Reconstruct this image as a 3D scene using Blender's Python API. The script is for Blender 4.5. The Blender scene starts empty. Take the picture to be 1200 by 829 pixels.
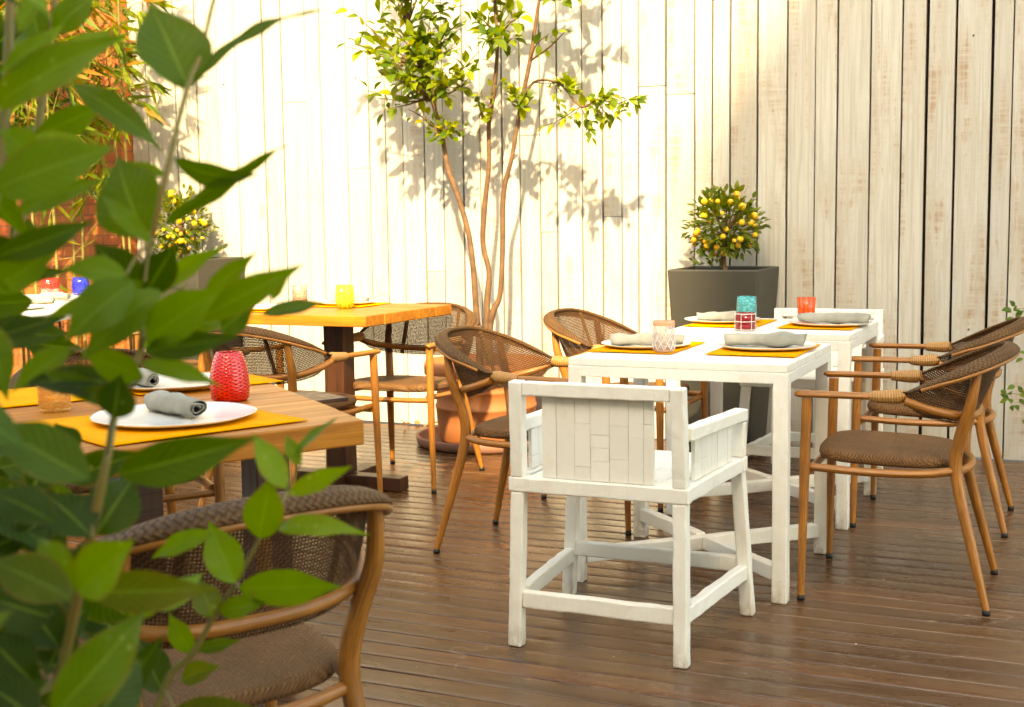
import bpy, bmesh, math, random
from mathutils import Vector, Matrix, noise
R = math.radians
rnd = random.Random(7)
sc = bpy.context.scene
col = sc.collection

# ---------------------------------------------------------------- camera
CAM = Vector((0, 0, 1.2135))
FW = Vector((-0.40912, 0.90649, -0.10439)); RT = Vector((0.91196, 0.41007, -0.01314)); UP = Vector((-0.03090, 0.10057, 0.99445))
F = 1538.15
def ray(px, py): return FW + RT * ((px - 600) / F) - UP * ((py - 414.5) / F)
def at(px, py, d): return CAM + ray(px, py) * d          # a point of the shrub / tree at depth d
def onY(px, py, Y):
    r = ray(px, py); return CAM + r * (Y / r.y)

# ---------------------------------------------------------------- mesh builder
class MB:
    def __init__(s): s.v = []; s.f = []; s.uv = []; s.c = []; s.sm = []
    def add(s, vs, fs, uvs=None, colr=None, smooth=False):
        o = len(s.v); s.v += [tuple(x) for x in vs]
        for f in fs:
            s.f.append([o + i for i in f]); s.sm.append(smooth)
            s.uv.append([uvs[i] if uvs else (0, 0) for i in f])
            s.c.append(colr)
    def box(s, c, d, rot=None, jit=0):
        c = Vector(c); x, y, z = d[0] / 2, d[1] / 2, d[2] / 2
        vs = [Vector(p) for p in ((-x, -y, -z), (x, -y, -z), (x, y, -z), (-x, y, -z), (-x, -y, z), (x, -y, z), (x, y, z), (-x, y, z))]
        if jit: vs = [p + Vector((rnd.uniform(-jit, jit), rnd.uniform(-jit, jit), rnd.uniform(-jit, jit))) for p in vs]
        if rot: vs = [rot @ p for p in vs]
        s.add([c + p for p in vs], [(0, 3, 2, 1), (4, 5, 6, 7), (0, 1, 5, 4), (1, 2, 6, 5), (2, 3, 7, 6), (3, 0, 4, 7)])
    def beam(s, p0, p1, w, h, up=(0, 0, 1), n=1, jit=0, uvl=True):
        p0 = Vector(p0); p1 = Vector(p1); a = (p1 - p0); L = a.length; a.normalize()
        up = Vector(up); sd = a.cross(up)
        if sd.length < 1e-4: sd = a.cross(Vector((1, 0, 0)))
        sd.normalize(); up = sd.cross(a)
        vs = []; uv = []
        for i in range(n + 1):
            c = p0 + a * (L * i / n)
            for k, (x, y) in enumerate(((-1, -1), (1, -1), (1, 1), (-1, 1))):
                j = Vector((rnd.uniform(-jit, jit), rnd.uniform(-jit, jit), rnd.uniform(-jit, jit))) if jit else Vector((0, 0, 0))
                vs.append(c + sd * (x * w / 2) + up * (y * h / 2) + j); uv.append((k * .05, L * i / n))
        fs = []
        for i in range(n):
            b = i * 4
            for k in range(4): fs.append((b + k, b + (k + 1) % 4, b + 4 + (k + 1) % 4, b + 4 + k))
        fs += [(3, 2, 1, 0), (n * 4, n * 4 + 1, n * 4 + 2, n * 4 + 3)]
        s.add(vs, fs, uv)
    def tube(s, pts, rad, seg=10, sub=5, cap=True, flat=None, colr=None):
        P = [Vector(p) for p in pts]
        if not hasattr(rad, '__len__'): rad = [rad] * len(P)
        if sub > 1 and len(P) > 2:
            Q = []; RR = []
            for i in range(len(P) - 1):
                p0 = P[i - 1] if i else P[0] * 2 - P[1]; p1, p2 = P[i], P[i + 1]; p3 = P[i + 2] if i + 2 < len(P) else P[-1] * 2 - P[-2]
                for k in range(sub):
                    t = k / sub
                    Q.append(.5 * ((2 * p1) + (p2 - p0) * t + (2 * p0 - 5 * p1 + 4 * p2 - p3) * t * t + (3 * p1 - p0 - 3 * p2 + p3) * t ** 3))
                    RR.append(rad[i] * (1 - t) + rad[i + 1] * t)
            Q.append(P[-1]); RR.append(rad[-1]); P, rad = Q, RR
        n = len(P); vs = []; uv = []; L = 0
        T = (P[1] - P[0]).normalized(); N = T.cross(Vector((0, 0, 1)))
        if N.length < .1: N = T.cross(Vector((1, 0, 0)))
        N.normalize()
        for i in range(n):
            t = (P[min(i + 1, n - 1)] - P[max(i - 1, 0)]).normalized()
            N = (N - t * N.dot(t)).normalized(); B = t.cross(N)
            if i: L += (P[i] - P[i - 1]).length
            for k in range(seg + 1):
                a = 2 * math.pi * k / seg
                fy = flat if flat else 1
                vs.append(P[i] + (N * math.cos(a) + B * math.sin(a) * fy) * rad[i]); uv.append((k / seg, L))
        fs = []
        m = seg + 1
        for i in range(n - 1):
            for k in range(seg): fs.append((i * m + k, i * m + k + 1, (i + 1) * m + k + 1, (i + 1) * m + k))
        s.add(vs, fs, uv, colr, True)
        if cap:
            for i, rev in ((0, True), (n - 1, False)):
                ring = [vs[i * m + k] for k in range(seg)]
                s.add(ring, [tuple(range(seg))[::-1] if rev else tuple(range(seg))], [(0, 0)] * seg, colr)
    def lathe(s, prof, seg=40, c=(0, 0, 0), wob=None, close=False):
        vs = []; uv = []; c = Vector(c); n = len(prof); L = 0
        for i, (r, z) in enumerate(prof):
            if i: L += math.hypot(r - prof[i - 1][0], z - prof[i - 1][1])
            for k in range(seg + 1):
                a = 2 * math.pi * k / seg; rr = r * (wob(a, z) if wob else 1)
                vs.append(c + Vector((rr * math.cos(a), rr * math.sin(a), z))); uv.append((k / seg, L))
        m = seg + 1
        fs = [(i * m + k, i * m + k + 1, (i + 1) * m + k + 1, (i + 1) * m + k) for i in range(n - 1) for k in range(seg)]
        s.add(vs, fs, uv, None, True)
    def grid(s, rows, uvs, smooth=True, colr=None, rev=False):
        n = len(rows); m = len(rows[0]); vs = [p for r in rows for p in r]; uv = [q for r in uvs for q in r]
        fs = [(i * m + k, i * m + k + 1, (i + 1) * m + k + 1, (i + 1) * m + k) for i in range(n - 1) for k in range(m - 1)]
        if rev: fs = [f[::-1] for f in fs]
        s.add(vs, fs, uv, colr, smooth)
    def build(s, name, mat, parent=None, bevel=0, loc=None, weld=True):
        me = bpy.data.meshes.new(name); me.from_pydata(s.v, [], s.f)
        me.polygons.foreach_set('use_smooth', s.sm)
        ul = me.uv_layers.new(name='UVMap'); ul.data.foreach_set('uv', [x for f in s.uv for p in f for x in p])
        if any(c is not None for c in s.c):
            ca = me.color_attributes.new('tint', 'FLOAT_COLOR', 'CORNER'); dat = []
            for f, c in zip(s.f, s.c):
                c = c or (1, 1, 1)
                dat += [c[0], c[1], c[2], 1] * len(f)
            ca.data.foreach_set('color', dat)
        me.materials.append(mat); me.validate(); me.update()
        o = bpy.data.objects.new(name, me); col.objects.link(o)
        if weld:
            bm = bmesh.new(); bm.from_mesh(me); bmesh.ops.remove_doubles(bm, verts=bm.verts, dist=1e-5)
            bmesh.ops.recalc_face_normals(bm, faces=bm.faces) if weld != 'keep' else None
            bm.to_mesh(me); bm.free()
        if parent: o.parent = parent
        if loc: o.location = loc
        if bevel:
            b = o.modifiers.new('bevel', 'BEVEL'); b.width = bevel; b.segments = 2; b.limit_method = 'ANGLE'; b.angle_limit = R(50)
        return o

def tag(o, label=None, cat=None, group=None, kind=None):
    for k, v in (('label', label), ('category', cat), ('group', group), ('kind', kind)):
        if v: o[k] = v
    return o
def thing(name, label, cat, loc=(0, 0, 0), rz=0, group=None):
    o = bpy.data.objects.new(name, None); col.objects.link(o); o.empty_display_size = .1
    o.location = loc; o.rotation_euler = (0, 0, rz)
    return tag(o, label, cat, group)
def kids(o): return [c for c in KID.get(o.name, [])] if False else [c for c in bpy.data.objects if c.parent == o]
def dup(o, loc, rz, label, parent=None):
    def cp(x, par):
        c = x.copy(); col.objects.link(c); c.parent = par
        for k in kids(x): cp(k, c)
        return c
    c = cp(o, None); c.location = loc; c.rotation_euler = (0, 0, rz); c['label'] = label
    return c

# ---------------------------------------------------------------- materials
class G:
    def __init__(s, name):
        s.m = bpy.data.materials.new(name); s.m.use_nodes = True; s.t = s.m.node_tree; s.n = s.t.nodes
        s.b = s.n['Principled BSDF']; s.out = s.n['Material Output']
    def l(s, a, b): s.t.links.new(a, b)
    def put(s, sock, v):
        if hasattr(v, 'is_output') or isinstance(v, bpy.types.NodeSocket): s.l(v, sock)
        elif isinstance(v, (tuple, list)) and len(v) == 3 and sock.type == 'RGBA': sock.default_value = (*v, 1)
        else: sock.default_value = v
    def P(s, **k):
        for a, v in k.items(): s.put(s.b.inputs[a.replace('_', ' ')], v)
        return s
    def co(s, which='Object'): return s.n.new('ShaderNodeTexCoord').outputs[which]
    def geo(s, which): return s.n.new('ShaderNodeNewGeometry').outputs[which]
    def mp(s, v, sc=(1, 1, 1), loc=(0, 0, 0), rot=(0, 0, 0)):
        n = s.n.new('ShaderNodeMapping'); s.l(v, n.inputs[0]); n.inputs['Scale'].default_value = sc; n.inputs['Rotation'].default_value = rot
        s.put(n.inputs['Location'], loc); return n.outputs[0]
    def noise(s, v, scale=5, det=4, rough=.55, dist=0, out=0):
        n = s.n.new('ShaderNodeTexNoise'); s.l(v, n.inputs['Vector']); n.inputs['Scale'].default_value = scale; n.inputs['Detail'].default_value = det
        n.inputs['Roughness'].default_value = rough; n.inputs['Distortion'].default_value = dist; return n.outputs[out]
    def vor(s, v, scale=5, feat='F1', out='Distance'):
        n = s.n.new('ShaderNodeTexVoronoi'); s.l(v, n.inputs['Vector']); n.inputs['Scale'].default_value = scale; n.feature = feat; return n.outputs[out]
    def wave(s, v, scale=5, dist=2, det=3, ds=1, dirn='X', prof='SIN'):
        n = s.n.new('ShaderNodeTexWave'); s.l(v, n.inputs[0]); n.inputs['Scale'].default_value = scale; n.inputs['Distortion'].default_value = dist
        n.inputs['Detail'].default_value = det; n.inputs['Detail Scale'].default_value = ds; n.bands_direction = dirn; n.wave_profile = prof; return n.outputs['Fac']
    def ramp(s, v, stops):
        n = s.n.new('ShaderNodeValToRGB'); s.l(v, n.inputs[0]); e = n.color_ramp.elements
        while len(e) < len(stops): e.new(.5)
        for x, (p, c) in zip(e, stops):
            x.position = p; x.color = (c, c, c, 1) if not hasattr(c, '__len__') else (*c, 1)
        return n.outputs[0]
    def mix(s, f, a, b, mode='MIX'):
        n = s.n.new('ShaderNodeMix'); n.data_type = 'RGBA'; n.blend_type = mode
        s.put(n.inputs[0], f); s.put(n.inputs[6], a); s.put(n.inputs[7], b); return n.outputs[2]
    def math(s, op, a, b=0, c=0, clamp=False):
        n = s.n.new('ShaderNodeMath'); n.operation = op; n.use_clamp = clamp
        s.put(n.inputs[0], a); s.put(n.inputs[1], b); s.put(n.inputs[2], c); return n.outputs[0]
    def sep(s, v):
        n = s.n.new('ShaderNodeSeparateXYZ'); s.l(v, n.inputs[0]); return n.outputs
    def comb(s, x=0, y=0, z=0):
        n = s.n.new('ShaderNodeCombineXYZ')
        for i, q in enumerate((x, y, z)): s.put(n.inputs[i], q)
        return n.outputs[0]
    def bump(s, h, st=.3, d=.01):
        n = s.n.new('ShaderNodeBump'); s.l(h, n.inputs['Height']); n.inputs['Strength'].default_value = st; n.inputs['Distance'].default_value = d
        s.l(n.outputs[0], s.b.inputs['Normal']); return n.outputs[0]
    def attr(s, name):
        n = s.n.new('ShaderNodeAttribute'); n.attribute_name = name; return n.outputs['Color']
    def island(s): return s.geo('Random Per Island')
    def orand(s): return s.n.new('ShaderNodeObjectInfo').outputs['Random']
    def hsv(s, c, h=.5, sa=1, v=1):
        n = s.n.new('ShaderNodeHueSaturation'); s.put(n.inputs['Color'], c); s.put(n.inputs['Hue'], h); s.put(n.inputs['Saturation'], sa); s.put(n.inputs['Value'], v); return n.outputs[0]

def m_white():
    g = G('white_paint'); o = g.co()
    dirt = g.ramp(g.noise(g.mp(o, (9, 9, 5)), 2.2, 6, .65), [(.52, 0), (.78, 1)])
    bev = g.n.new('ShaderNodeBevel'); bev.inputs['Radius'].default_value = .006; bev.samples = 4  # bevel normal marks the edges for worn paint
    dt = g.n.new('ShaderNodeVectorMath'); dt.operation = 'DOT_PRODUCT'; g.l(bev.outputs[0], dt.inputs[0]); g.l(g.geo('Normal'), dt.inputs[1])
    edge = g.math('MULTIPLY', g.ramp(dt.outputs['Value'], [(.86, 1), (.985, 0)]), g.ramp(g.noise(o, 28, 5, .7), [(.47, 0), (.66, 1)]))
    base = g.mix(g.math('MULTIPLY', dirt, .45), (.80, .77, .69), (.66, .58, .44))
    base = g.mix(g.math('MULTIPLY', edge, .65), base, (.36, .25, .14))
    z = g.sep(o)[2]; foot = g.math('MULTIPLY', g.ramp(z, [(.0, 1), (.075, 0)]), g.ramp(g.noise(g.mp(o, (30, 30, 14)), 1.4, 5, .7), [(.40, 0), (.62, 1)]))
    base = g.mix(g.math('MULTIPLY', foot, .75), base, (.30, .20, .11))
    chip = g.ramp(g.noise(g.mp(o, (16, 16, 9)), 2.4, 7, .75, .5), [(.665, 0), (.70, 1)]); base = g.mix(g.math('MULTIPLY', chip, .55), base, (.45, .33, .20))
    n = g.noise(g.mp(o, (14, 14, 14)), 3, 6, .6); n2 = g.noise(g.mp(o, (120, 120, 8)), 1, 3)
    g.P(Base_Color=base, Roughness=g.ramp(n, [(.3, .34), (.8, .55)])); g.bump(g.math('ADD', g.math('ADD', n, g.math('MULTIPLY', n2, .8)), g.math('MULTIPLY', chip, -.6)), .5, .003); return g.m
def m_panel():
    g = G('white_paint_panel'); o = g.co(); n = g.noise(g.mp(o, (14, 14, 14)), 3, 6, .6); n2 = g.noise(g.mp(o, (9, 9, 5)), 2.6, 6, .65); n3 = g.noise(g.mp(o, (110, 110, 9)), 1, 3)
    g.P(Base_Color=g.mix(g.math('MULTIPLY', g.ramp(n2, [(.5, 0), (.75, 1)]), .4), g.mix(g.island(), (.82, .79, .71), (.76, .73, .65)), (.66, .58, .44)), Roughness=.45); g.bump(g.math('ADD', n, n3), .35, .003); return g.m
def m_plank():
    g = G('whitewashed_planks'); o = g.co(); isl = g.island()
    x = g.sep(o)[0]
    off = g.comb(g.math('MULTIPLY', isl, 37), g.math('MULTIPLY', isl, 11), g.math('MULTIPLY', isl, 53))
    v = g.n.new('ShaderNodeVectorMath'); v.operation = 'ADD'; g.l(o, v.inputs[0]); g.l(off, v.inputs[1]); v = v.outputs[0]
    grain = g.noise(g.mp(v, (60, 60, 1.6)), 1, 5, .6, .6)
    blot = g.noise(g.mp(v, (7, 7, 1.3)), 1.2, 6, .7, .4)
    saw = g.noise(g.mp(v, (5, 5, 60)), 1, 3, .6)
    wear_sunx = g.ramp(g.math('MULTIPLY_ADD', x, .18, .98), [(.0, .0), (.5, .25), (.75, .8), (1, 1)])
    wear = g.math('MULTIPLY', g.ramp(g.math('ADD', g.math('MULTIPLY', blot, .62), g.math('MULTIPLY', grain, .38)), [(.50, 0), (.62, 1)]), wear_sunx)
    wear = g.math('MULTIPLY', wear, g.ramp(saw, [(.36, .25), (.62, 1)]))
    tone = g.mix(isl, (.42, .408, .366), (.51, .498, .452))
    tone = g.mix(g.ramp(grain, [(.40, .55), (.56, 0)]), tone, (.34, .305, .245))
    tone = g.mix(g.math('MULTIPLY', g.ramp(blot, [(.45, 0), (.75, 1)]), .35), tone, (.44, .385, .30))
    base = g.mix(g.math('MULTIPLY', wear, .85), tone, (.30, .18, .095))
    base = g.mix(g.math('SUBTRACT', 1, wear_sunx, 0, True), base, g.mix(1, base, (1.04, 1.0, .93), 'MULTIPLY'))  # left planks: fresher whitewash, plus a cream tint painted in for sunlight
    knot = g.ramp(g.vor(g.mp(v, (3.1, 3.1, 1.15)), 1), [(.035, 1), (.085, 0)])
    base = g.mix(g.math('MULTIPLY', knot, .5), base, (.36, .25, .15))
    g.P(Base_Color=base, Roughness=.62); g.bump(g.math('ADD', g.math('ADD', grain, g.math('MULTIPLY', saw, .5)), g.math('MULTIPLY', wear, -.5)), .5, .004); return g.m
def m_deck():
    g = G('worn_deck_boards'); o = g.co(); isl = g.island(); vv = g.sep(g.co('UV'))[1]
    off = g.comb(g.math('MULTIPLY', isl, 71), g.math('MULTIPLY', isl, 13), 0)
    v = g.n.new('ShaderNodeVectorMath'); v.operation = 'ADD'; g.l(o, v.inputs[0]); g.l(off, v.inputs[1]); v = v.outputs[0]
    grain = g.noise(g.mp(v, (2.6, 70, 20)), 1, 5, .65, .5); blot = g.noise(g.mp(v, (2.0, 9, 4)), 1.4, 6, .7, .3); wide = g.noise(o, 1.0, 5, .65); fine = g.noise(g.mp(o, (9, 30, 9)), 2.2, 6, .75)
    c = g.ramp(isl, [(0, (.070, .026, .009)), (.35, (.100, .041, .014)), (.6, (.084, .036, .013)), (.82, (.122, .052, .018)), (1, (.140, .048, .016))])
    c = g.mix(g.ramp(grain, [(.36, .65), (.58, 0)]), c, (.032, .014, .006))
    c = g.mix(g.math('MULTIPLY', g.ramp(blot, [(.47, 0), (.68, 1)]), .55), c, (.185, .095, .038))
    och = g.math('MULTIPLY', g.ramp(wide, [(.50, 0), (.66, 1)]), g.ramp(fine, [(.45, 0), (.66, 1)])); c = g.mix(g.math('MULTIPLY', och, .6), c, (.235, .125, .045))
    ed = g.ramp(g.math('ABSOLUTE', g.math('SUBTRACT', vv, .5)), [(.445, 0), (.495, 1)]); c = g.mix(g.math('MULTIPLY', ed, g.ramp(g.noise(g.mp(o, (1.5, 10, 1)), 1.2, 4, .7), [(.46, 0), (.62, .75)])), c, (.24, .145, .08))
    spk = g.math('MULTIPLY', g.ramp(g.vor(o, 9.5), [(.020, 1), (.040, 0)]), g.ramp(g.noise(o, 2.3, 2), [(.47, 0), (.56, 1)])); c = g.mix(spk, c, (.6, .52, .42))
    scr = g.math('MULTIPLY', g.ramp(g.math('ABSOLUTE', g.math('SUBTRACT', g.noise(g.mp(o, (1.3, 2.6, 1), (0, 0, 0), (0, 0, .5)), 2.4, 2, .4), .5)), [(.002, 1), (.005, 0)]), g.ramp(g.noise(o, 3.3, 2), [(.58, 0), (.64, .5)])); c = g.mix(scr, c, (.36, .25, .16))
    rough = g.math('ADD', g.ramp(blot, [(.3, .13), (.7, .30)]), g.math('ADD', g.math('MULTIPLY', g.ramp(wide, [(.40, 0), (.62, 1)]), .16), g.math('MULTIPLY', spk, .3)))
    g.P(Base_Color=c, Roughness=rough, Specular_IOR_Level=.62); g.bump(g.math('ADD', g.math('MULTIPLY', grain, .7), g.math('ADD', blot, g.math('MULTIPLY', fine, .35))), .30, .0035); return g.m
def m_cane(name='rattan_pole', a=(.45, .175, .030), b=(.24, .080, .014)):
    g = G(name); uv = g.co('UV'); r = g.orand()
    v = g.mp(uv, (26, 7, 1), g.comb(0, g.math('MULTIPLY', r, 17), 0))
    st = g.noise(v, 1.5, 5, .65, .4); bl = g.noise(g.mp(g.co(), (6, 6, 6)), 1.5, 3)
    c = g.mix(g.ramp(st, [(.40, 1), (.58, 0)]), a, b)
    c = g.mix(g.math('MULTIPLY', g.ramp(bl, [(.45, 0), (.72, 1)]), .6), c, (.20, .075, .018))
    g.P(Base_Color=c, Roughness=g.ramp(st, [(.3, .42), (.7, .30)])); g.bump(st, .25, .002); return g.m
def m_wrap():
    g = G('rattan_binding'); uv = g.co('UV')
    w = g.wave(g.mp(uv, (0.02, 1, 1)), 42, 1.2, 2, 2, 'Y')
    c = g.mix(w, (.33, .15, .04), (.50, .25, .075)); g.P(Base_Color=c, Roughness=.5); g.bump(w, .6, .003); return g.m
def weave(name, pitch, holes, a, b, diag=False):
    g = G(name); uv = g.co('UV')
    v = g.mp(uv, (1 / pitch, 1 / pitch, 1), (0, 0, 0), (0, 0, R(45) if diag else 0)); x, y, _ = g.sep(v)
    sx = g.math('ABSOLUTE', g.math('SINE', g.math('MULTIPLY', x, math.pi))); sy = g.math('ABSOLUTE', g.math('SINE', g.math('MULTIPLY', y, math.pi)))
    par = g.math('FLOORED_MODULO', g.math('ADD', g.math('FLOOR', x), g.math('FLOOR', y)), 2) if False else g.math('MODULO', g.math('ADD', g.math('FLOOR', g.math('ADD', x, 1000)), g.math('FLOOR', g.math('ADD', y, 1000))), 2)
    hx = g.math('ADD', g.math('MULTIPLY', sx, par), g.math('MULTIPLY', sy, g.math('SUBTRACT', 1, par)))
    nz = g.noise(g.mp(uv, (300, 300, 1)), .5, 3); big = g.noise(g.mp(uv, (9, 9, 1)), 1, 3); lines = g.noise(g.mp(uv, (1 / pitch * .6, 4, 1)), 1, 2)
    c = g.mix(hx, tuple(q * .22 for q in a), tuple(q * 1.25 for q in a)); c = g.mix(g.ramp(g.math('ADD', g.math('MULTIPLY', nz, .5), g.math('MULTIPLY', big, .5)), [(.35, 0), (.65, 1)]), c, b)
    c = g.mix(g.math('MULTIPLY', g.ramp(lines, [(.4, 0), (.65, 1)]), .35), c, tuple(q * .6 for q in a))
    g.P(Base_Color=c, Roughness=.6, Specular_IOR_Level=.18); g.bump(hx, .9, .003)
    if holes:
        hm = g.math('MULTIPLY', g.math('LESS_THAN', sx, holes), g.math('LESS_THAN', sy, holes))
        tr = g.n.new('ShaderNodeBsdfTransparent'); mx = g.n.new('ShaderNodeMixShader'); g.l(hm, mx.inputs[0]); g.l(g.b.outputs[0], mx.inputs[1]); g.l(tr.outputs[0], mx.inputs[2]); g.l(mx.outputs[0], g.out.inputs[0])
    return g.m
def m_wood(name, a, b, dk, rough=.42, sx=(1.6, 22, 22)):
    g = G(name); o = g.co(); isl = g.island()
    v = g.n.new('ShaderNodeVectorMath'); v.operation = 'ADD'; g.l(o, v.inputs[0]); g.l(g.comb(g.math('MULTIPLY', isl, 31), g.math('MULTIPLY', isl, 17), g.math('MULTIPLY', isl, 7)), v.inputs[1]); v = v.outputs[0]
    gr = g.noise(g.mp(v, sx), 1, 6, .62, 1.2); fine = g.noise(g.mp(v, (sx[0] * 3, sx[1] * 5, sx[2] * 5)), 1, 3); bl = g.noise(v, 2.2, 4)
    c = g.mix(g.ramp(gr, [(.36, 1), (.62, 0)]), a, b); c = g.mix(g.math('MULTIPLY', g.ramp(fine, [(.35, 1), (.5, 0)]), .35), c, dk)
    c = g.mix(g.math('MULTIPLY', isl, .35), c, b)
    cr = g.math('MULTIPLY', g.ramp(g.math('ABSOLUTE', g.math('SUBTRACT', g.noise(g.mp(v, (.9, 26, 26)), 1, 3, .5, .4), .5)), [(.006, 1), (.016, 0)]), g.ramp(bl, [(.48, 0), (.58, .8)])); c = g.mix(cr, c, dk)
    kn = g.ramp(g.vor(g.mp(v, (1.3, 4, 4)), 1), [(.05, 1), (.13, 0)]); c = g.mix(g.math('MULTIPLY', kn, .7), c, dk)
    c = g.mix(g.math('MULTIPLY', g.ramp(bl, [(.5, 0), (.75, 1)]), .4), c, b)
    g.P(Base_Color=c, Roughness=g.ramp(gr, [(.3, rough + .1), (.7, rough - .08)]), Specular_IOR_Level=.28); g.bump(g.math('ADD', gr, fine), .3, .003); return g.m
def m_simple(name, c, rough=.5, var=.25, scale=8, bump=.15, bs=40, dark=None, spec=.5, **k):
    g = G(name); o = g.co(); n = g.noise(o, scale, 5, .6); f = g.noise(o, bs, 4, .6)
    cc = g.mix(g.ramp(n, [(.3, 0), (.7, 1)]), c, dark or tuple(q * (1 - var) for q in c))
    g.P(Base_Color=cc, Roughness=g.ramp(f, [(.3, max(.02, rough - .06)), (.7, rough + .06)]), Specular_IOR_Level=spec, **k); g.bump(f, bump, .003); return g.m
def m_glass(name, c, rough=.06, bscale=60, kind='vor', st=.35, body=.30):
    g = G(name); uv = g.co('UV'); o = g.co()
    h = g.vor(g.mp(uv, (14, 140, 1)), 1) if kind == 'vor' else (g.math('MULTIPLY', g.wave(g.mp(uv, (1, 9, 1)), 8, .6, 1, 1, 'DIAGONAL'), g.wave(g.mp(uv, (1, -9, 1)), 8, .6, 1, 1, 'DIAGONAL')) if kind == 'spiral' else g.wave(g.mp(uv, (1, 0, 1)), 3.2, 0, 0, 0, 'X'))
    g.P(Base_Color=c, Roughness=.12, Specular_IOR_Level=.8); nb = g.bump(h, st, .004)
    tr = g.n.new('ShaderNodeBsdfTransparent'); g.put(tr.inputs[0], g.mix(g.ramp(h, [(.1, 0), (.7, 1)]), c, g.hsv(c, .5, .55, 1.0)))
    gl = g.n.new('ShaderNodeBsdfGlossy'); gl.inputs['Roughness'].default_value = rough; g.l(nb, gl.inputs['Normal']); fr = g.n.new('ShaderNodeFresnel'); fr.inputs[0].default_value = 1.45; g.l(nb, fr.inputs['Normal'])
    a = g.n.new('ShaderNodeMixShader'); g.put(a.inputs[0], g.math('MULTIPLY_ADD', g.ramp(h, [(.15, 1), (.55, 0)]), body * .7, body * .65)); g.l(tr.outputs[0], a.inputs[1]); g.l(g.b.outputs[0], a.inputs[2])
    b = g.n.new('ShaderNodeMixShader'); g.l(g.math('MULTIPLY', fr.outputs[0], .38), b.inputs[0]); g.l(a.outputs[0], b.inputs[1]); g.l(gl.outputs[0], b.inputs[2]); g.l(b.outputs[0], g.out.inputs[0])
    return g.m
def m_leaf(name, rough=.34, trans=.35, veins=True):
    g = G(name); uv = g.co('UV'); t = g.attr('tint'); x, y, _ = g.sep(uv)
    n = g.noise(g.co(), 30, 4, .6); n2 = g.noise(g.co(), 9, 3)
    c = g.mix(g.ramp(n, [(.35, 0), (.7, .35)]), t, g.mix(1, t, (.62, .66, .5), 'MULTIPLY'))
    c = g.mix(g.ramp(n2, [(.5, 0), (.75, .3)]), c, g.mix(1, t, (1.7, 1.2, .8), 'MULTIPLY'))
    if veins:
        ax = g.math('ABSOLUTE', g.math('SUBTRACT', x, .5))
        mid = g.ramp(ax, [(.010, 1), (.035, 0)])
        vn = g.ramp(g.math('ABSOLUTE', g.math('SINE', g.math('MULTIPLY', g.math('SUBTRACT', y, g.math('MULTIPLY', ax, .55)), 30))), [(.05, 1), (.22, 0)])
        c = g.mix(g.math('MAXIMUM', g.math('MULTIPLY', mid, .7), g.math('MULTIPLY', vn, .34)), c, (.17, .26, .04))
        g.bump(g.math('ADD', g.math('MULTIPLY', g.math('MAXIMUM', mid, g.math('MULTIPLY', vn, .5)), -1), g.math('MULTIPLY', n, .6)), .35, .002)
        sp = g.ramp(g.noise(g.co(), 55, 3, .7), [(.69, 0), (.74, 1)]); c = g.mix(g.math('MULTIPLY', sp, .7), c, (.16, .09, .02))
        pale = g.ramp(g.vor(g.co(), 70), [(.10, 1), (.2, 0)]); c = g.mix(g.math('MULTIPLY', pale, g.ramp(n2, [(.5, 0), (.65, .55)])), c, (.30, .34, .10))
        edge = g.ramp(ax, [(.40, 0), (.5, 1)]); c = g.mix(g.math('MULTIPLY', edge, g.ramp(n2, [(.42, 0), (.62, .6)])), c, (.20, .12, .025))
    g.P(Base_Color=c, Roughness=rough, Specular_IOR_Level=.24)
    tl = g.n.new('ShaderNodeBsdfTranslucent'); g.put(tl.inputs[0], g.hsv(c, .485, 1.15, 1.9)); mx = g.n.new('ShaderNodeMixShader'); mx.inputs[0].default_value = trans
    g.l(g.b.outputs[0], mx.inputs[1]); g.l(tl.outputs[0], mx.inputs[2]); g.l(mx.outputs[0], g.out.inputs[0]); return g.m
def m_brick():
    g = G('red_brick'); n = g.n.new('ShaderNodeTexBrick'); o = g.co(); x, y, z = g.sep(o); g.l(g.comb(x, z, 0), n.inputs['Vector'])
    for k, v in (('Scale', 1), ('Mortar Size', .004), ('Mortar Smooth', .2), ('Bias', 0), ('Brick Width', .22), ('Row Height', .066)): n.inputs[k].default_value = v
    n.inputs['Color1'].default_value = (.46, .115, .022, 1); n.inputs['Color2'].default_value = (.36, .075, .016, 1); n.inputs['Mortar'].default_value = (.14, .06, .03, 1)
    bl = g.noise(o, 6, 5); c = g.mix(g.ramp(bl, [(.4, 0), (.7, .5)]), n.outputs[0], (.52, .17, .04)); g.P(Base_Color=c, Roughness=.75)
    g.bump(g.math('ADD', g.math('MULTIPLY', n.outputs['Fac'], -1), g.math('MULTIPLY', g.noise(o, 60, 4), .3)), .7, .006); return g.m
def m_cloth(name, a, b, sc=220):
    g = G(name); uv = g.co(); w = g.math('ADD', g.wave(uv, sc, .5, 1, 1, 'X'), g.wave(uv, sc, .5, 1, 1, 'Y')); n = g.noise(uv, 14, 4)
    c = g.mix(g.ramp(n, [(.35, 0), (.68, 1)]), a, b); g.P(Base_Color=c, Roughness=.9, Specular_IOR_Level=.15); g.bump(w, .3, .001); return g.m

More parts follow.
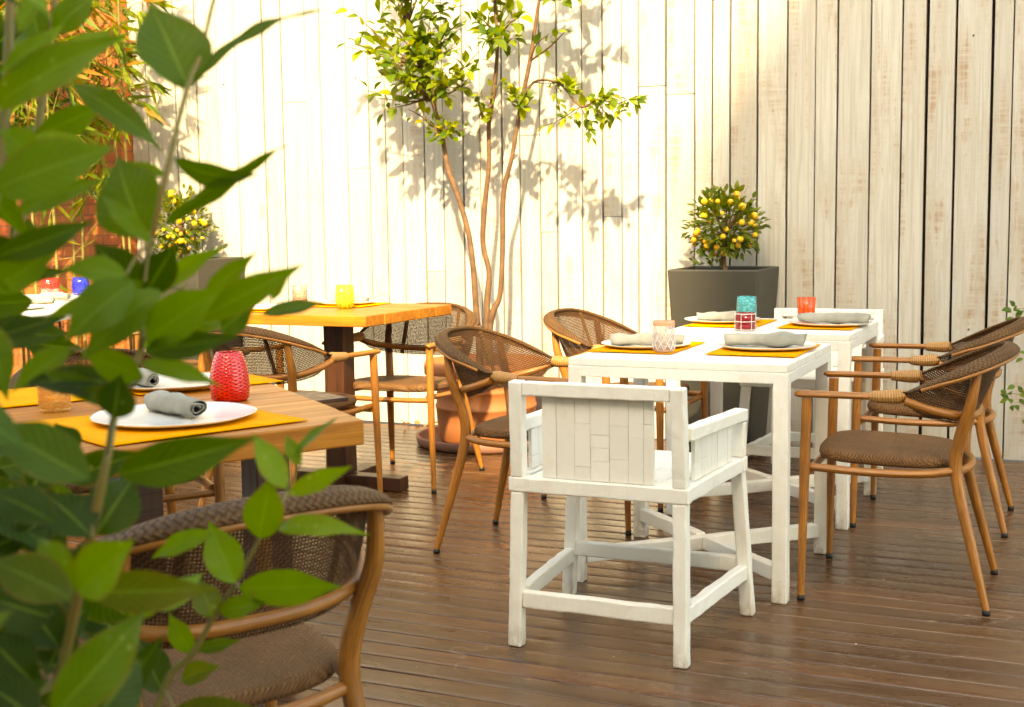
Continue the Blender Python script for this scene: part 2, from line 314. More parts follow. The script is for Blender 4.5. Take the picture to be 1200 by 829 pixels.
M = dict(white=m_white(), panel=m_panel(), plank=m_plank(), deck=m_deck(), cane=m_cane(), wrap=m_wrap(),
    weave=weave('open_rattan_weave',   .0062, .58, (.120, .056, .022), (.070, .031, .012)), rim=weave('rolled_rattan_rim', .0098, 0, (.160, .078, .028), (.070, .033, .012), True),
    seat=weave('woven_seat_pad', .0072, 0, (.25, .118, .045), (.12, .056, .021), True),
    top=m_wood('honey_wood_slab', (.50, .190, .024), (.34, .112, .013), (.14, .048, .008)), post=m_wood('dark_stained_post', (.085, .032, .014), (.045, .016, .008), (.015, .007, .004), .4, (20, 20, 1.2)),
    terra=m_simple('terracotta', (.40, .120, .032), .7, .2, 6, .25, 60, (.34, .13, .05)), saucer=m_simple('stained_terracotta', (.34, .13, .075), .75, .4, 9, .3, 50, (.20, .10, .07)),
    planter=m_simple('grey_stoneware', (.042, .038, .026), .6, .15, 5, .1, 80), soil=m_simple('dark_soil', (.05, .035, .022), .95, .5, 30, 1, 50),
    bark=m_simple('pale_bark', (.17, .088, .036), .8, .4, 22, 1.0, 45, (.075, .036, .015)), plate=m_simple('glazed_plate', (.80, .77, .72), .16, .05, 12, .12, 18), 
    mat=m_cloth('mustard_mat', (.88, .35, .008), (.80, .295, .006)), napkin=m_cloth('grey_linen', (.35, .335, .285), (.26, .245, .20)), 
    cap=m_simple('black_rubber', (.012, .011, .010), .6), brick=m_brick(), lemon=m_simple('ripe_citrus', (.85, .60, .03), .42, .2, 12, .2, 120, (.75, .30, .02)),
    leaf=m_leaf('shrub_leaf', .40, .38), small=m_leaf('small_leaf', .45, .40, False), stem=m_simple('green_brown_stem', (.26, .155, .035), .55, .4, 18, .2, 60, (.15, .15, .03)),
    ground=m_simple('bare_ground', (.16, .13, .10), .9, .3, 1.2, .5, 12), render_=m_simple('cream_render', (.78, .73, .64), .85, .1, 2, .3, 30), roof=m_simple('clay_roof_tiles', (.35, .15, .08), .8, .3, 3, .4, 20), dark=m_simple('dark_backing', (.014, .007, .004), .9),
    blush=m_simple('salmon_glass_rim', (.85, .32, .20), .15), gold=m_simple('gold_rim', (.70, .45, .15), .25, .1, 9, 0, 40, Metallic=1.0), wire=m_simple('white_band', (.75, .72, .70), .3), pane=m_simple('dark_window_glass', (.03, .035, .04), .08))

# ---------------------------------------------------------------- setting
g = MB(); g.add([(-300, -300, -.16), (300, -300, -.16), (300, 300, -.16), (-300, 300, -.16)], [(0, 1, 2, 3)])
tag(g.build('ground', M['ground']), kind='structure')
WY = 6.697
dk = MB(); y = -2.6
while y < WY - .03:
    w = min(.098 + rnd.uniform(-.002, .002), WY - .004 - y); x = -9.6 - rnd.random() * 3; tl = rnd.uniform(-.00035, .00035); g0 = rnd.uniform(.0012, .0022)
    while x < 3.3:
        x1 = min(x + rnd.uniform(5.5, 9.0), 3.4); n = max(2, int((x1 - x) / .35)); dz = rnd.uniform(-.0005, .0005); rows = []; uv = []
        for q in range(n + 1):
            xx = x + .0008 + (x1 - x - .0016) * q / n; wz = .0006 * noise.noise(Vector((xx * 1.3, y * 9, 0))); row = []; u = []
            for f, z in ((0, -.04), (0, -.0028), (.015, -.0010), (.05, -.0002), (.28, .00012), (.5, .0002), (.72, .00012), (.95, -.0002), (.985, -.0010), (1, -.0028), (1, -.04)):
                row.append(Vector((xx, y + g0 + (w - 2 * g0) * f + .0006 * noise.noise(Vector((xx * 2, y * 7, 5))), z + dz + wz + tl * (f - .5) * 2))); u.append((xx, f))
            rows.append(row); uv.append(u)
        dk.grid(rows, uv); x = x1
    y += w
tag(dk.build('floor', M['deck']), kind='structure')
sub = MB(); sub.box((-3.1, 2.0, -.10), (13.5, 9.4, .10)); tag(sub.build('terrace', M['dark']), kind='structure')

# plank wall: board edges along the wall, in metres
seam = [-5.65, -5.525, -5.302, -5.14, -4.981, -4.843, -4.646, -4.513, -4.343, -4.241, -4.067, -3.919, -3.812, -3.695, -3.559, -3.44, -3.317, -3.207, -3.072, -2.964, -2.843, -2.743, -2.595, -2.479, -2.369, -2.276, -2.127, -1.969, -1.874, -1.78, -1.64, -1.488, -1.344, -1.237, -1.076, -.927, -.815, -.68, -.517, -.421, -.29, -.15, .01, .15, .28, .44, .58, .73, .87, 1.02, 1.2, 1.33, 1.5, 1.66, 1.8, 1.97, 2.1, 2.3]
joints = {-2.127: 1.83, -2.276: 1.88, -2.479: 1.20, -2.964: 1.65, -3.44: 2.0, -3.559: .9, -4.067: 1.5, -2.595: 1.75, -2.843: 1.12, -4.513: 1.9}
wall = thing('plank_wall', 'tall whitewashed wall of vertical weathered planks behind the tables', 'wall', (-2, WY, 0))
pb = MB(); ww = {-1.64: .010, -1.488: .010, -.815: .016, -.517: .014, -1.237: .009, -1.969: .010, -.927: .008}
for a, b in zip(seam, seam[1:]):
    gp = ww.get(a, rnd.choice((.006, .008, .009, .011))); dz = rnd.uniform(-.004, .004); zs = [.003 + rnd.uniform(0, .006), 3.5]
    if a in joints: zs.insert(1, joints[a])
    elif rnd.random() < .25: zs.insert(1, rnd.uniform(2.5, 3.2))
    for z0, z1 in zip(zs, zs[1:]):
        n = 1; pb.beam(((a + gp + b) / 2 + 2, .018 + dz + rnd.uniform(-.001, .001), z0 + .002), ((a + gp + b) / 2 + 2, .018 + dz, z1), .034, b - a - gp, (1, 0, 0), 6, .0012)
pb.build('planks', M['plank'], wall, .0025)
bk = MB(); bk.box((.325, .075, 1.72), (7.95, .05, 3.44)); bk.build('backing', M['dark'], wall)
nl = MB()
for i in range(len(seam) - 1):
    for z in (.62, 2.02, 2.95):
        if rnd.random() < .16:
            xx = (seam[i] + seam[i + 1]) / 2 + rnd.uniform(-.02, .02) + 2; nl.lathe([(0, -.0015), (.0045, -.001), (.0045, .004)], 8, (0, 0, 0)); 
            for q in range(len(nl.v) - 27, len(nl.v)): vx = nl.v[q]; nl.v[q] = (xx + vx[0], -.0035 + vx[2], z + vx[1] + (i * 7 % 5) * .004)
nl.build('nail_heads', M['post'], wall)['kind'] = 'stuff'
bw = MB(); bw.box((-8.3, WY + .02, 1.75), (5.3, .24, 3.5)); tag(bw.build('brick_wall', M['brick'], None, .004), 'orange red brick wall left of the white planks behind the bamboo', 'wall')

# ---------------------------------------------------------------- rattan armchair (front = +x)
CH = 'rattan armchairs with woven backs around the tables'
def make_chair(label):
    t = thing('rattan_armchair', label, 'chair', (0, 0, 0), 0, CH)
    n = 40; nv = 12
    def U(k):
        a = math.pi * k / n; c, s_ = math.cos(a), math.sin(a)
        y = -.262 * math.copysign(abs(c) ** .77, c); d = .30 * abs(s_) ** .80
        return Vector((-.01 - d, y, .655 + .140 * d / .30))
    def Lw(k):
        a = math.pi * k / n; c, s_ = math.cos(a), math.sin(a)
        y = -.258 * math.copysign(abs(c) ** .77, c); d = .205 * abs(s_) ** .80
        return Vector((-.01 - d, y, .655 - .075 * min(1, d / .205) ** .75))
    rows = []; uvs = []; acc = 0
    for k in range(n + 1):
        u, l = U(k), Lw(k)
        if k: acc += (u.lerp(l, .5) - U(k - 1).lerp(Lw(k - 1), .5)).length
        out = Vector((u.x + .05, u.y, 0)); out = out.normalized() if out.length > 0 else out
        r = []; q = []
        for j in range(nv + 1):
            f = j / nv; p = (l - Vector((0, 0, .024 * min(1, (u - l).length / .1)))).lerp(u, f) + out * (.006 * math.sin(math.pi * f) * min(1, (u - l).length / .15)); r.append(p); q.append((acc, (u - l).length * f + .5))
        rows.append(r); uvs.append(q)
    m = MB(); m.grid(rows, uvs); br = m.build('backrest', M['weave'], t, weld=False)
    # two darker upright bands of close weave, inside the backrest
    for kk in (n * .36, n * .64):
        m = MB(); rr = []; uu = []
        for q in (-.5, 0, .5):
            k = kk + q; k0 = int(k); fr = k - k0
            A = [a.lerp(b, fr) + Vector((.004, 0, 0)) for a, b in zip(rows[k0], rows[k0 + 1])]; rr.append(A); uu.append([(q * .02, .02 * j) for j in range(nv + 1)])
        m.grid(rr, uu); m.build('upright_band', M['rim'], br, weld=False)
    # rolled rim: a flat band curling outward along the upper edge
    m = MB(); rr = []; uu = []; acc = 0; bead = []
    for k in range(n + 1):
        u = U(k); tg = (U(min(k + 1, n)) - U(max(k - 1, 0))).normalized(); up = (u - Lw(k)); up = up - tg * up.dot(tg); up = up.normalized() if up.length > 1e-3 else Vector((0, 0, 1))
        ot = tg.cross(up); ot = ot if ot.dot(Vector((u.x + .05, u.y, .0))) > 0 else -ot
        if k: acc += (u - U(k - 1)).length
        w = .35 + .65 * min(1, math.sin(math.pi * k / n) * 2.2); row = []; q = []
        for j in range(13):
            a = 2 * math.pi * j / 12; row.append(u + up * (math.sin(a) * .0105 * w) + ot * ((math.cos(a) * .026 + .016) * w)); q.append((acc, j * .008))
        rr.append(row); uu.append(q); bead.append(u + ot * (.038 * w) - up * (.010 * w))
    m.grid(rr, uu); rim = m.build('rim', M['rim'], t, weld=False)
    m = MB(); m.tube([bead[k] for k in range(2, n - 1, 2)], .0068, 8, 2); m.build('binding_cane', M['cane'], rim, weld=False)
    m = MB(); m.tube([Lw(k) + Vector((Lw(k).x + .05, Lw(k).y, 0)).normalized() * .0165 + Vector((0, 0, .006)) for k in range(1, n, 2)], .0135, 10, 2); m.build('back_hoop', M['cane'], t, weld=False)
    # seat pad with a rounded back
    def outline(s_, o=0):
        P = []
        for i in range(48):
            a = 2 * math.pi * i / 48; c, q = math.cos(a), math.sin(a); e = .45 if c > 0 else .72
            P.append((.035 + o * 0 + (.212 if c > 0 else .222) * s_ * math.copysign(abs(c) ** e, c), .238 * s_ * math.copysign(abs(q) ** .62, q)))
        return P
    m = MB(); rows = []; uvs = []
    for s_, z in ((.01, .432), (.92, .432), (.985, .436), (1.0, .446), (.992, .458), (.965, .465), (.85, .468), (.5, .467), (.2, .465), (.01, .465)):
        P = outline(s_); P.append(P[0]); rows.append([Vector((x, yy, z + .006 * (x - .03) / .2)) for x, yy in P]); uvs.append([(x + (0 if z > .44 else .01), yy + z) for x, yy in P])
    m.grid(rows, uvs); m.build('seat', M['seat'], t, weld=False)
    m = MB()
    for s_ in (-1, 1): m.tube([(.255, s_ * .243, .422), (.08, s_ * .250, .416), (-.08, s_ * .232, .416), (-.175, s_ * .195, .424)], .0125, 10, 4)
    m.tube([(.25, -.25, .408), (.256, 0, .404), (.25, .25, .408)], .0115, 10, 4)
    m.tube([(-.172, -.205, .420), (-.205, -.10, .418), (-.215, 0, .418), (-.205, .10, .418), (-.172, .205, .420)], .0125, 10, 4); m.build('seat_frame', M['cane'], t, weld=False)
    for s_ in (-1, 1):
        m = MB(); m.tube([(.257, s_ * .258, .640), (.262, s_ * .262, .42), (.268, s_ * .272, .012)], [.0165, .0165, .0105], 12, 5); lg = m.build('leg', M['cane'], t, weld=False)
        m = MB(); m.lathe([(0, 0), (.0115, 0), (.0115, .018), (0, .018)], 12, (.268, s_ * .272, 0)); m.build('foot_cap', M['cap'], lg, weld=False)
        m = MB(); m.tube([(-.240, s_ * .214, .752), (-.222, s_ * .221, .64), (-.196, s_ * .203, .55), (-.180, s_ * .192, .46), (-.192, s_ * .200, .36), (-.237, s_ * .223, .18), (-.280, s_ * .245, .012)], [.0125, .0165, .0185, .019, .018, .0155, .011], 12, 5); lg = m.build('leg', M['cane'], t, weld=False)
        m = MB(); m.lathe([(0, 0), (.012, 0), (.012, .018), (0, .018)], 12, (-.280, s_ * .245, 0)); m.build('foot_cap', M['cap'], lg, weld=False)
        m = MB(); m.tube([(.285, s_ * .262, .650), (.27, s_ * .264, .653), (.14, s_ * .268, .654), (.03, s_ * .266, .654), (-.02, s_ * .260, .655)], [.0125, .0145, .0145, .013, .011], 12, 4, True, .75); ar = m.build('arm', M['cane'], t, weld=False)
        m = MB(); m.tube([(.066, s_ * .267, .654), (.055, s_ * .267, .654), (.02, s_ * .265, .654), (-.015, s_ * .259, .656), (-.034, s_ * .254, .660)], [.0145, .0175, .0205, .0225, .017], 14, 6); m.build('wrap', M['wrap'], ar, weld=False)
    return t
c0 = make_chair('rattan armchair in front at right, arms toward the near white table'); c0.location = (-.576, 4.315, 0); c0.rotation_euler = (0, 0, R(181.5))
for x, y, a, lb in ((-.590, 5.345, 181, 'rattan armchair at right facing the far white table nearest the wall'),
    (-1.890, 4.370, -1, 'rattan armchair left of the near white table, its see-through back before the terracotta pot'),
    (-1.873, 5.347, -4, 'rattan armchair left of the far white table, half hidden behind the near table'),
    (-2.937, 5.316, -90, 'rattan armchair in front of the potted tree, facing the camera beside the wooden table end'),
    (-3.075, 4.535, 83, 'rattan armchair seen from behind beside the pedestal of the wooden table by the wall'),
    (-1.400, 1.774, 152, 'large foreground rattan armchair at bottom left behind the green leaves'),
    (-4.417, 5.50, 205, 'rattan armchair at the far left table, only seat and a slanting rear leg showing'),
    (-2.74, 3.10, -40, 'rattan armchair mostly hidden by leaves across the slab table from the foreground chair')):
    dup(c0, (x, y, 0), R(a), lb)

# ---------------------------------------------------------------- white tables
def white_table(x0, y0, w, d, label):
    cx, cy = x0 + w / 2, y0 + d / 2; t = thing('white_table', label, 'table', (cx, cy, 0), 0, 'square white painted tables pushed in a row'); H = .75; lw = .047
    m = MB(); nb = 5
    for i in range(nb): m.box((0, -d / 2 + d * (i + .5) / nb, H - .0125), (w - .001, d / nb - .0016, .025), None, .0005)
    m.build('tabletop', M['white'], t, .0025)
    m = MB()
    for s_ in (-1, 1):
        m.beam((-w / 2, s_ * (d / 2 - .0125), H - .043), (w / 2, s_ * (d / 2 - .0125), H - .043), .025, .035, n=8, jit=.0005); m.beam((s_ * (w / 2 - .0125), -d / 2 + .026, H - .043), (s_ * (w / 2 - .0125), d / 2 - .026, H - .043), .025, .035, n=8, jit=.0005)
    m.build('apron', M['white'], t, .002)
    for sx in (-1, 1):
        for sy in (-1, 1):
            m = MB(); px, py = sx * (w / 2 - lw / 2 + .001), sy * (d / 2 - lw / 2 + .001); m.beam((px, py, H - .0265), (px, py, 0), lw, lw, (0, 1, 0), 10, .0007); m.build('leg', M['white'], t, .004)
    for s_ in (-1, 1):
        m = MB(); e = .04; z = .085 + (.0 if s_ > 0 else .004)
        a, b = Vector((-w / 2 + e, -s_ * (d / 2 - e), z)), Vector((w / 2 - e, s_ * (d / 2 - e), z))
        if s_ > 0: m.beam(a, b, .038, .048, n=10, jit=.0012)
        else:
            c = (a + b) / 2; u = (b - a).normalized() * .021; m.beam(a, c - u, .038, .048, n=6, jit=.0012); m.beam(c + u, b, .038, .048, n=6, jit=.0012)
        m.build('cross_brace', M['white'], t, .004)
    return t
white_table(-1.589, 3.965, .721, .697, 'near white square table with clear tumbler, behind the white armchair')
white_table(-1.585, 5.010, .721, .697, 'far white square table with teal and red glasses, nearer the wall')

# ---------------------------------------------------------------- white armchairs (front = +y)
def patch(m, x0, x1, z0, z1, place, cw=.046, th=.012):
    x = x0; k = 0
    while x < x1 - .004:
        w = min(cw * rnd.uniform(.8, 1.2), x1 - x); w = w if x1 - x - w > .015 else x1 - x; z = z0
        while z < z1 - .004:
            h = min(rnd.choice((.035, .06, .11, .16, .2)) * rnd.uniform(.8, 1.2), z1 - z); h = h if z1 - z - h > .02 else z1 - z
            dd = rnd.uniform(-.0014, .0014); place(m, (x + w / 2), (z + h / 2), w - rnd.choice((.0006, .0010, .0016)), h - rnd.choice((.0005, .0012)), th + dd); z += h
        x += w
def make_white_chair(label):
    t = thing('white_armchair', label, 'chair', (0, 0, 0), 0, 'white painted wooden armchairs'); b = .0045; lw = .039
    def bm(name, segs, par=t, w=lw, h=lw):
        m = MB()
        for p, q in segs: m.beam(p, q, w, h, (0, 1, 0) if abs(p[2] - q[2]) > .2 else (0, 0, 1), 10, .0011)
        return m.build(name, M['white'], par, b)
    for s_ in (-1, 1):
        bm('leg', [((s_ * .243, -.262, 0), (s_ * .236, -.246, .443))]); bm('leg', [((s_ * .292, .262, 0), (s_ * .262, .250, .443))])
    m = MB()
    for s_ in (-1, 1): m.beam((s_ * .236, -.246, .486), (s_ * .2325, -.262, .757), lw, lw, (0, 1, 0), 10, .001)
    m.beam((-.2125, -.2605, .7375), (.2125, -.2605, .7375), .037, .039, n=12, jit=.001)
    m.build('back_frame', M['white'], t, b)
    m = MB(); patch(m, -.162, .162, .489, .717, lambda m, x, z, w, h, th: m.box((x, -.248, z), (w, th, h), None, .0002)); m.build('back_panel', M['panel'], t, .0006)
    m = MB(); m.beam((-.262, -.246, .465), (.262, -.246, .465), lw + .002, .043, n=12, jit=.001); m.beam((-.287, .25, .465), (.287, .25, .465), lw + .002, .043, n=12, jit=.001)
    for s_ in (-1, 1): m.beam((s_ * .240, -.221, .465), (s_ * .264, .225, .465), lw, .042, n=12, jit=.001)
    m.build('seat_frame', M['white'], t, b)
    m = MB(); patch(m, -.213, .213, -.221, .224, lambda m, x, y, w, h, th: m.box((x, y, .477), (w, h, th), None, .0005), .075, .014); m.build('seat', M['panel'], t, .0006)
    for s_ in (-1, 1):
        m = MB(); m.beam((s_ * .243, -.2325, .628), (s_ * .266, .274, .612), .042, .036, n=12, jit=.0013); m.beam((s_ * .264, .250, .487), (s_ * .2645, .250, .593), lw, lw, (0, 1, 0), 4, .0008)
        ar = m.build('arm', M['white'], t, b)
        m = MB(); patch(m, -.155, .165, .488, .604, lambda m, y, z, w, h, th: m.box((s_ * (.2495 + y * .05), y, z), (th, w, h), Matrix.Rotation(-s_ * .05, 3, 'Z'), .0002), .05); m.build('arm_panel', M['panel'], ar, .0006)
    z = .137
    m = MB(); m.beam((-.2225, -.256, z), (.2225, -.256, z), .03, .047, n=12, jit=.0014); m.beam((-.263, .258, z + .02), (.263, .258, z + .02), .03, .047, n=12, jit=.0014)
    for s_ in (-1, 1): m.beam((s_ * .244, -.2365, z), (s_ * .280, .2385, z), .030, .045, n=12, jit=.0014)
    m.build('stretcher', M['white'], t, b)
    return t
w0 = make_white_chair('white painted wooden armchair in the foreground with its patched back to the camera'); w0.location = (-1.245, 3.566, 0)
dup(w0, (-1.18, 5.985, 0), R(180), 'white wooden armchair at the far end of the white tables facing the camera')

# ---------------------------------------------------------------- wooden tables
def slab(m, poly, z1, th, nb, jit=.0035):
    A, B, C, D = [Vector((p[0], p[1], 0)) for p in poly]           # A->B plank direction
    for i in range(nb):
        f0, f1 = (i + .004) / nb, (i + .996) / nb
        q = [A.lerp(D, f0), B.lerp(C, f0), B.lerp(C, f1), A.lerp(D, f1)]; n = 14; vs = []; fs = []; dz = rnd.uniform(-.0008, .0008); e = [rnd.uniform(-.004, .004), rnd.uniform(-.004, .004)]
        ax = (q[1] - q[0]).normalized(); q[0] += ax * e[0]; q[3] += ax * e[0]; q[1] += ax * e[1]; q[2] += ax * e[1]
        for k in range(n + 1):
            l, r_ = q[0].lerp(q[1], k / n), q[3].lerp(q[2], k / n); jl = rnd.uniform(-jit, jit) if i == 0 else 0; jr = rnd.uniform(-jit, jit) if i == nb - 1 else 0; sd = (r_ - l).normalized()
            l = l + sd * jl; r_ = r_ + sd * jr
            vs += [Vector((l.x, l.y, z1 - th)), Vector((r_.x, r_.y, z1 - th)), Vector((r_.x, r_.y, z1 + dz)), Vector((l.x, l.y, z1 + dz))]
        for k in range(n):
            for j in range(4): fs.append((k * 4 + j, k * 4 + (j + 1) % 4, k * 4 + 4 + (j + 1) % 4, k * 4 + 4 + j))
        fs += [(3, 2, 1, 0), (n * 4, n * 4 + 1, n * 4 + 2, n * 4 + 3)]; m.add(vs, fs)
WT = 'wooden slab tables on dark posts'
def wood_table(name, label, c, rz, poly, H, th, nb, posts, feet=True, pw=.105, plate=.42):
    t = thing(name, label, 'table', (c[0], c[1], 0), rz, WT); inv = Matrix.Rotation(-rz, 3, 'Z')
    lp = [inv @ Vector((p[0] - c[0], p[1] - c[1], 0)) for p in poly]
    m = MB(); slab(m, lp, H, th, nb); m.build('tabletop', M['top'], t, .004)
    for (x, y) in posts:
        p = inv @ Vector((x - c[0], y - c[1], 0)); zb = .0625 if feet else 0
        m = MB(); m.beam((p.x, p.y, H - th - .012), (p.x, p.y, zb), pw, pw, (0, 1, 0), 6, .0008); po = m.build('post', M['post'], t, .004)
        m = MB(); m.box((p.x, p.y, H - th - .006), (plate, .20, .011)); m.build('mounting_plate', M['post'], po, .002)
        if feet:
            m = MB(); m.beam((p.x - .32, p.y, .031), (p.x + .32, p.y, .031), .085, .060, n=4, jit=.001); m.beam((p.x, p.y - .28, .028), (p.x, p.y - .0445, .028), .085, .054, n=3, jit=.001); m.beam((p.x, p.y + .0445, .028), (p.x, p.y + .28, .028), .085, .054, n=3, jit=.001); m.build('foot', M['post'], po, .004)
    return t
T3 = .775; Rc = Vector((-1.46, 2.45)); u1 = Vector((-.482, -.876)); u2 = Vector((-.770, .638))
p3 = [Rc, Rc + u1 * 1.25, Rc + u1 * 1.25 + u2 * 1.12, Rc + u2 * 1.12]
ctr = (p3[0] + p3[2]) / 2
wood_table('slab_table', 'honey coloured slab table at left carrying the tall red glass', ctr, math.atan2(u1.y, u1.x), p3, T3, .055, 6, [ctr - u1 * .15 + Vector((.05, .02)), ctr + u1 * -.62 + u2 * .25], False, .10)
p4 = [(-3.62, 4.775), (-2.832, 4.775), (-2.806, 5.535), (-3.62, 5.535)]
wood_table('slab_table', 'small honey wood table near the wall with the yellow glass on it', (-3.20, 5.15), 0, p4, .80, .047, 5, [(-3.135, 5.05)], True, .10, .44)
p5 = [(-4.25, 4.35), (-5.30, 3.90), (-6.05, 5.55), (-5.0, 6.0)]
wood_table('cafe_table', 'pale wooden table at far left with the blue glass, behind the leaves', (-5.15, 4.95), 0, p5, .80, .045, 6, [(-5.2, 5.0)], True, .10, .4)
for o in bpy.data.objects:
    if o.name.startswith('cafe_table'): 
        for k in kids(o):
            if k.name.startswith('tabletop'): k.data.materials[0] = M['white']

# ---------------------------------------------------------------- tableware
def mat_(cx, cy, z, w, d, rz, label):
    m = MB(); n = 10; rows = []; uv = []
    for i in range(n + 1):
        rows.append([Vector((w * (k / n - .5), d * (i / n - .5), .0022 + .0012 * noise.noise(Vector((k * .5 + cx * 9, i * .5, cy * 5))))) for k in range(n + 1)]); uv.append([(k / n, i / n) for k in range(n + 1)])
    m.grid(rows, uv); o = m.build('placemat', M['mat'], None, weld=False); s_ = o.modifiers.new('thickness', 'SOLIDIFY'); s_.thickness = .0016; s_.offset = 1
    o.location = (cx, cy, z); o.rotation_euler = (0, 0, rz); return tag(o, label, 'placemat', 'mustard yellow placemats')
def plate_(cx, cy, z, r, label, seed=0):
    m = MB(); w = lambda a, zz: 1 + (.012 * math.sin(3 * a + seed) + .008 * math.sin(7 * a + seed * 2)) * min(1, zz / .012)
    k = r / .17; m.lathe([(0, .003), (.10 * k, .003), (.125 * k, .0065), (.155 * k, .0098), (.168 * k, .0128), (.171 * k, .0142), (.170 * k, .0116), (.155 * k, .0060), (.125 * k, .0018), (.10 * k, 0), (0, 0)], 64, (0, 0, 0), w)
    o = m.build('plate', M['plate'], None); o.location = (cx, cy, z); return tag(o, label, 'plate', 'wide white plates')
def napkin_(cx, cy, z, L, r, rz, label, sq=.72, seed=1):
    m = MB(); rows = []; uv = []; n = 46; nl = 16
    for i in range(n + 1):
        f = i / n; a = f * 2 * math.pi * 2.6; rr = r * (.34 + .66 * f); row = []; q = []
        for k in range(nl + 1):
            x = L * (k / nl - .5) * (1 + .03 * math.sin(a)); wob = 1 + .26 * noise.noise(Vector((x * 14 + seed * 3, f * 1.5, seed))); tap = 1 - .30 * (abs(k / nl - .5) * 2) ** 2.2 + .07 * math.sin(k * 1.1 + seed)
            row.append(Vector((x + .006 * noise.noise(Vector((a, seed, k * .1))), math.cos(a) * rr * wob * tap, math.sin(a) * rr * sq * wob * tap + .005 * noise.noise(Vector((x * 20, a * .6, seed))) + .0035 * noise.noise(Vector((x * 48, f * 9, seed * 2)))))); q.append((x, f))
        rows.append(row); uv.append(q)
    m.grid(rows, uv); o = m.build('napkin', M['napkin'], None, weld=False); s_ = o.modifiers.new('thickness', 'SOLIDIFY'); s_.thickness = .0022
    mz = min(v.co.z for v in o.data.vertices); o.location = (cx, cy, z - mz); o.rotation_euler = (0, 0, rz); return tag(o, label, 'napkin', 'grey linen napkins on the plates')
def glass_(name, cx, cy, z, prof, mat, label, wob=None, cat='glass', extra=None):
    th = .0032; inn = [(max(0, r - th), zz) for r, zz in prof[::-1] if zz > .008]; inn[-1:] = [(inn[-1][0], .008)]
    m = MB(); m.lathe([(0, 0)] + prof + inn + [(0, .008)], 56, (0, 0, 0), wob)
    o = m.build(name, mat, None); o.location = (cx, cy, z); tag(o, label, cat, 'coloured glasses on the tables')
    if extra: extra(o)
    return o
def mg(n, *a, **k): return m_glass(n, *a, **k)
TUM = [(.030, 0), (.033, .004), (.036, .05), (.0385, .1)]
z1 = .7515
zT = z1
for a in ((-1.44, 4.345, zT, .295, .42, 0, 'yellow placemat under the plate behind the clear tumbler'), (-1.035, 4.365, zT, .295, .42, 0, 'yellow placemat at the near right corner of the front white table'),
          (-1.42, 5.39, zT, .295, .42, 0, 'yellow placemat behind the teal glass on the far white table'), (-1.035, 5.40, zT, .295, .42, 0, 'yellow placemat by the orange red glass on the far white table')): mat_(*a)
zp = zT + .0045
plate_(-1.445, 4.335, zp, .155, 'white plate with grey napkin behind the clear tumbler', 1); plate_(-1.035, 4.40, zp, .165, 'white plate nearest the camera on the front white table', 2)
plate_(-1.465, 5.42, zp, .160, 'white plate behind the teal glass next to the grey planter', 3); plate_(-1.005, 5.385, zp, .165, 'white plate with napkin before the orange red glass', 4)
zn = zp + .0035
napkin_(-1.44, 4.335, zn, .25, .036, R(18), 'grey napkin on the plate behind the clear tumbler', .62, 1); napkin_(-1.04, 4.39, zn, .265, .040, R(9), 'grey napkin on the plate nearest the camera on the white table', .66, 2)
napkin_(-1.45, 5.42, zn, .24, .035, R(14), 'grey napkin on the plate next to the grey planter', .6, 3); napkin_(-.995, 5.385, zn, .28, .039, R(5), 'grey napkin on the plate before the orange red glass', .62, 4)
flute = lambda n, a_: (lambda a, zz: 1 + a_ * math.sin(n * a))
def cutwork(o):
    m = MB()
    for k in range(10):
        for sg in (-1, 1): m.tube([((.0372 - .0016 * (j / 7)) * math.cos(k * math.pi / 5 + sg * j * .16), (.0372 - .0016 * (j / 7)) * math.sin(k * math.pi / 5 + sg * j * .16), .010 + .0105 * j) for j in range(8)], [.0009, .0015, .0012, .0017, .0012, .0016, .0012, .0007], 6, 2)
    m.build('cut_pattern', M['wire'], o, weld=False)
    m = MB(); m.lathe([(.0352, .088), (.0362, .092), (.0360, .102), (.0350, .1045), (.0340, .102)], 40); m.build('rim', M['blush'], o, weld=False)
glass_('tumbler', -1.327, 4.17, zp, [(.030, 0), (.034, .006), (.0375, .04), (.036, .08), (.035, .104)], mg('clear_pink_glass', (.99, .92, .88), .04, body=.13, st=.6), 'clear cut tumbler with a pale pink rim on the near white table', lambda a, zz: 1, 'glass', cutwork)
def bands(o):
    m = MB()
    for zz in (.004, .036, .066): m.lathe([(.0395, zz - .0016), (.0415, zz), (.0395, zz + .0016)], 40)
    for k in range(6):
        a = k * math.pi / 3 + .35; m.tube([(.0405 * math.cos(a), .0405 * math.sin(a), .002), (.0405 * math.cos(a), .0405 * math.sin(a), .068)], .0013, 6, 1)
    m.build('wire_cage', M['wire'], o, weld=False)
glass_('votive_glass', -1.283, 5.085, z1, [(.034, 0), (.0385, .004), (.0385, .05), (.037, .07)], mg('dark_red_glass', (.50, .02, .035), .05, body=.55), 'small dark red glass with white bands on the far white table', None, 'glass', bands)
glass_('tumbler', -1.325, 5.27, zp, [(.033, 0), (.036, .005), (.041, .05), (.040, .09), (.038, .118)], mg('teal_glass', (.10, .62, .66), .10, body=.5, st=.8), 'textured teal tumbler behind the dark red glass')
glass_('tumbler', -1.15, 5.60, z1, TUM, mg('orange_red_glass', (.98, .16, .03), .06, body=.5, kind='flute'), 'orange red fluted tumbler on the far white table', flute(14, .03))
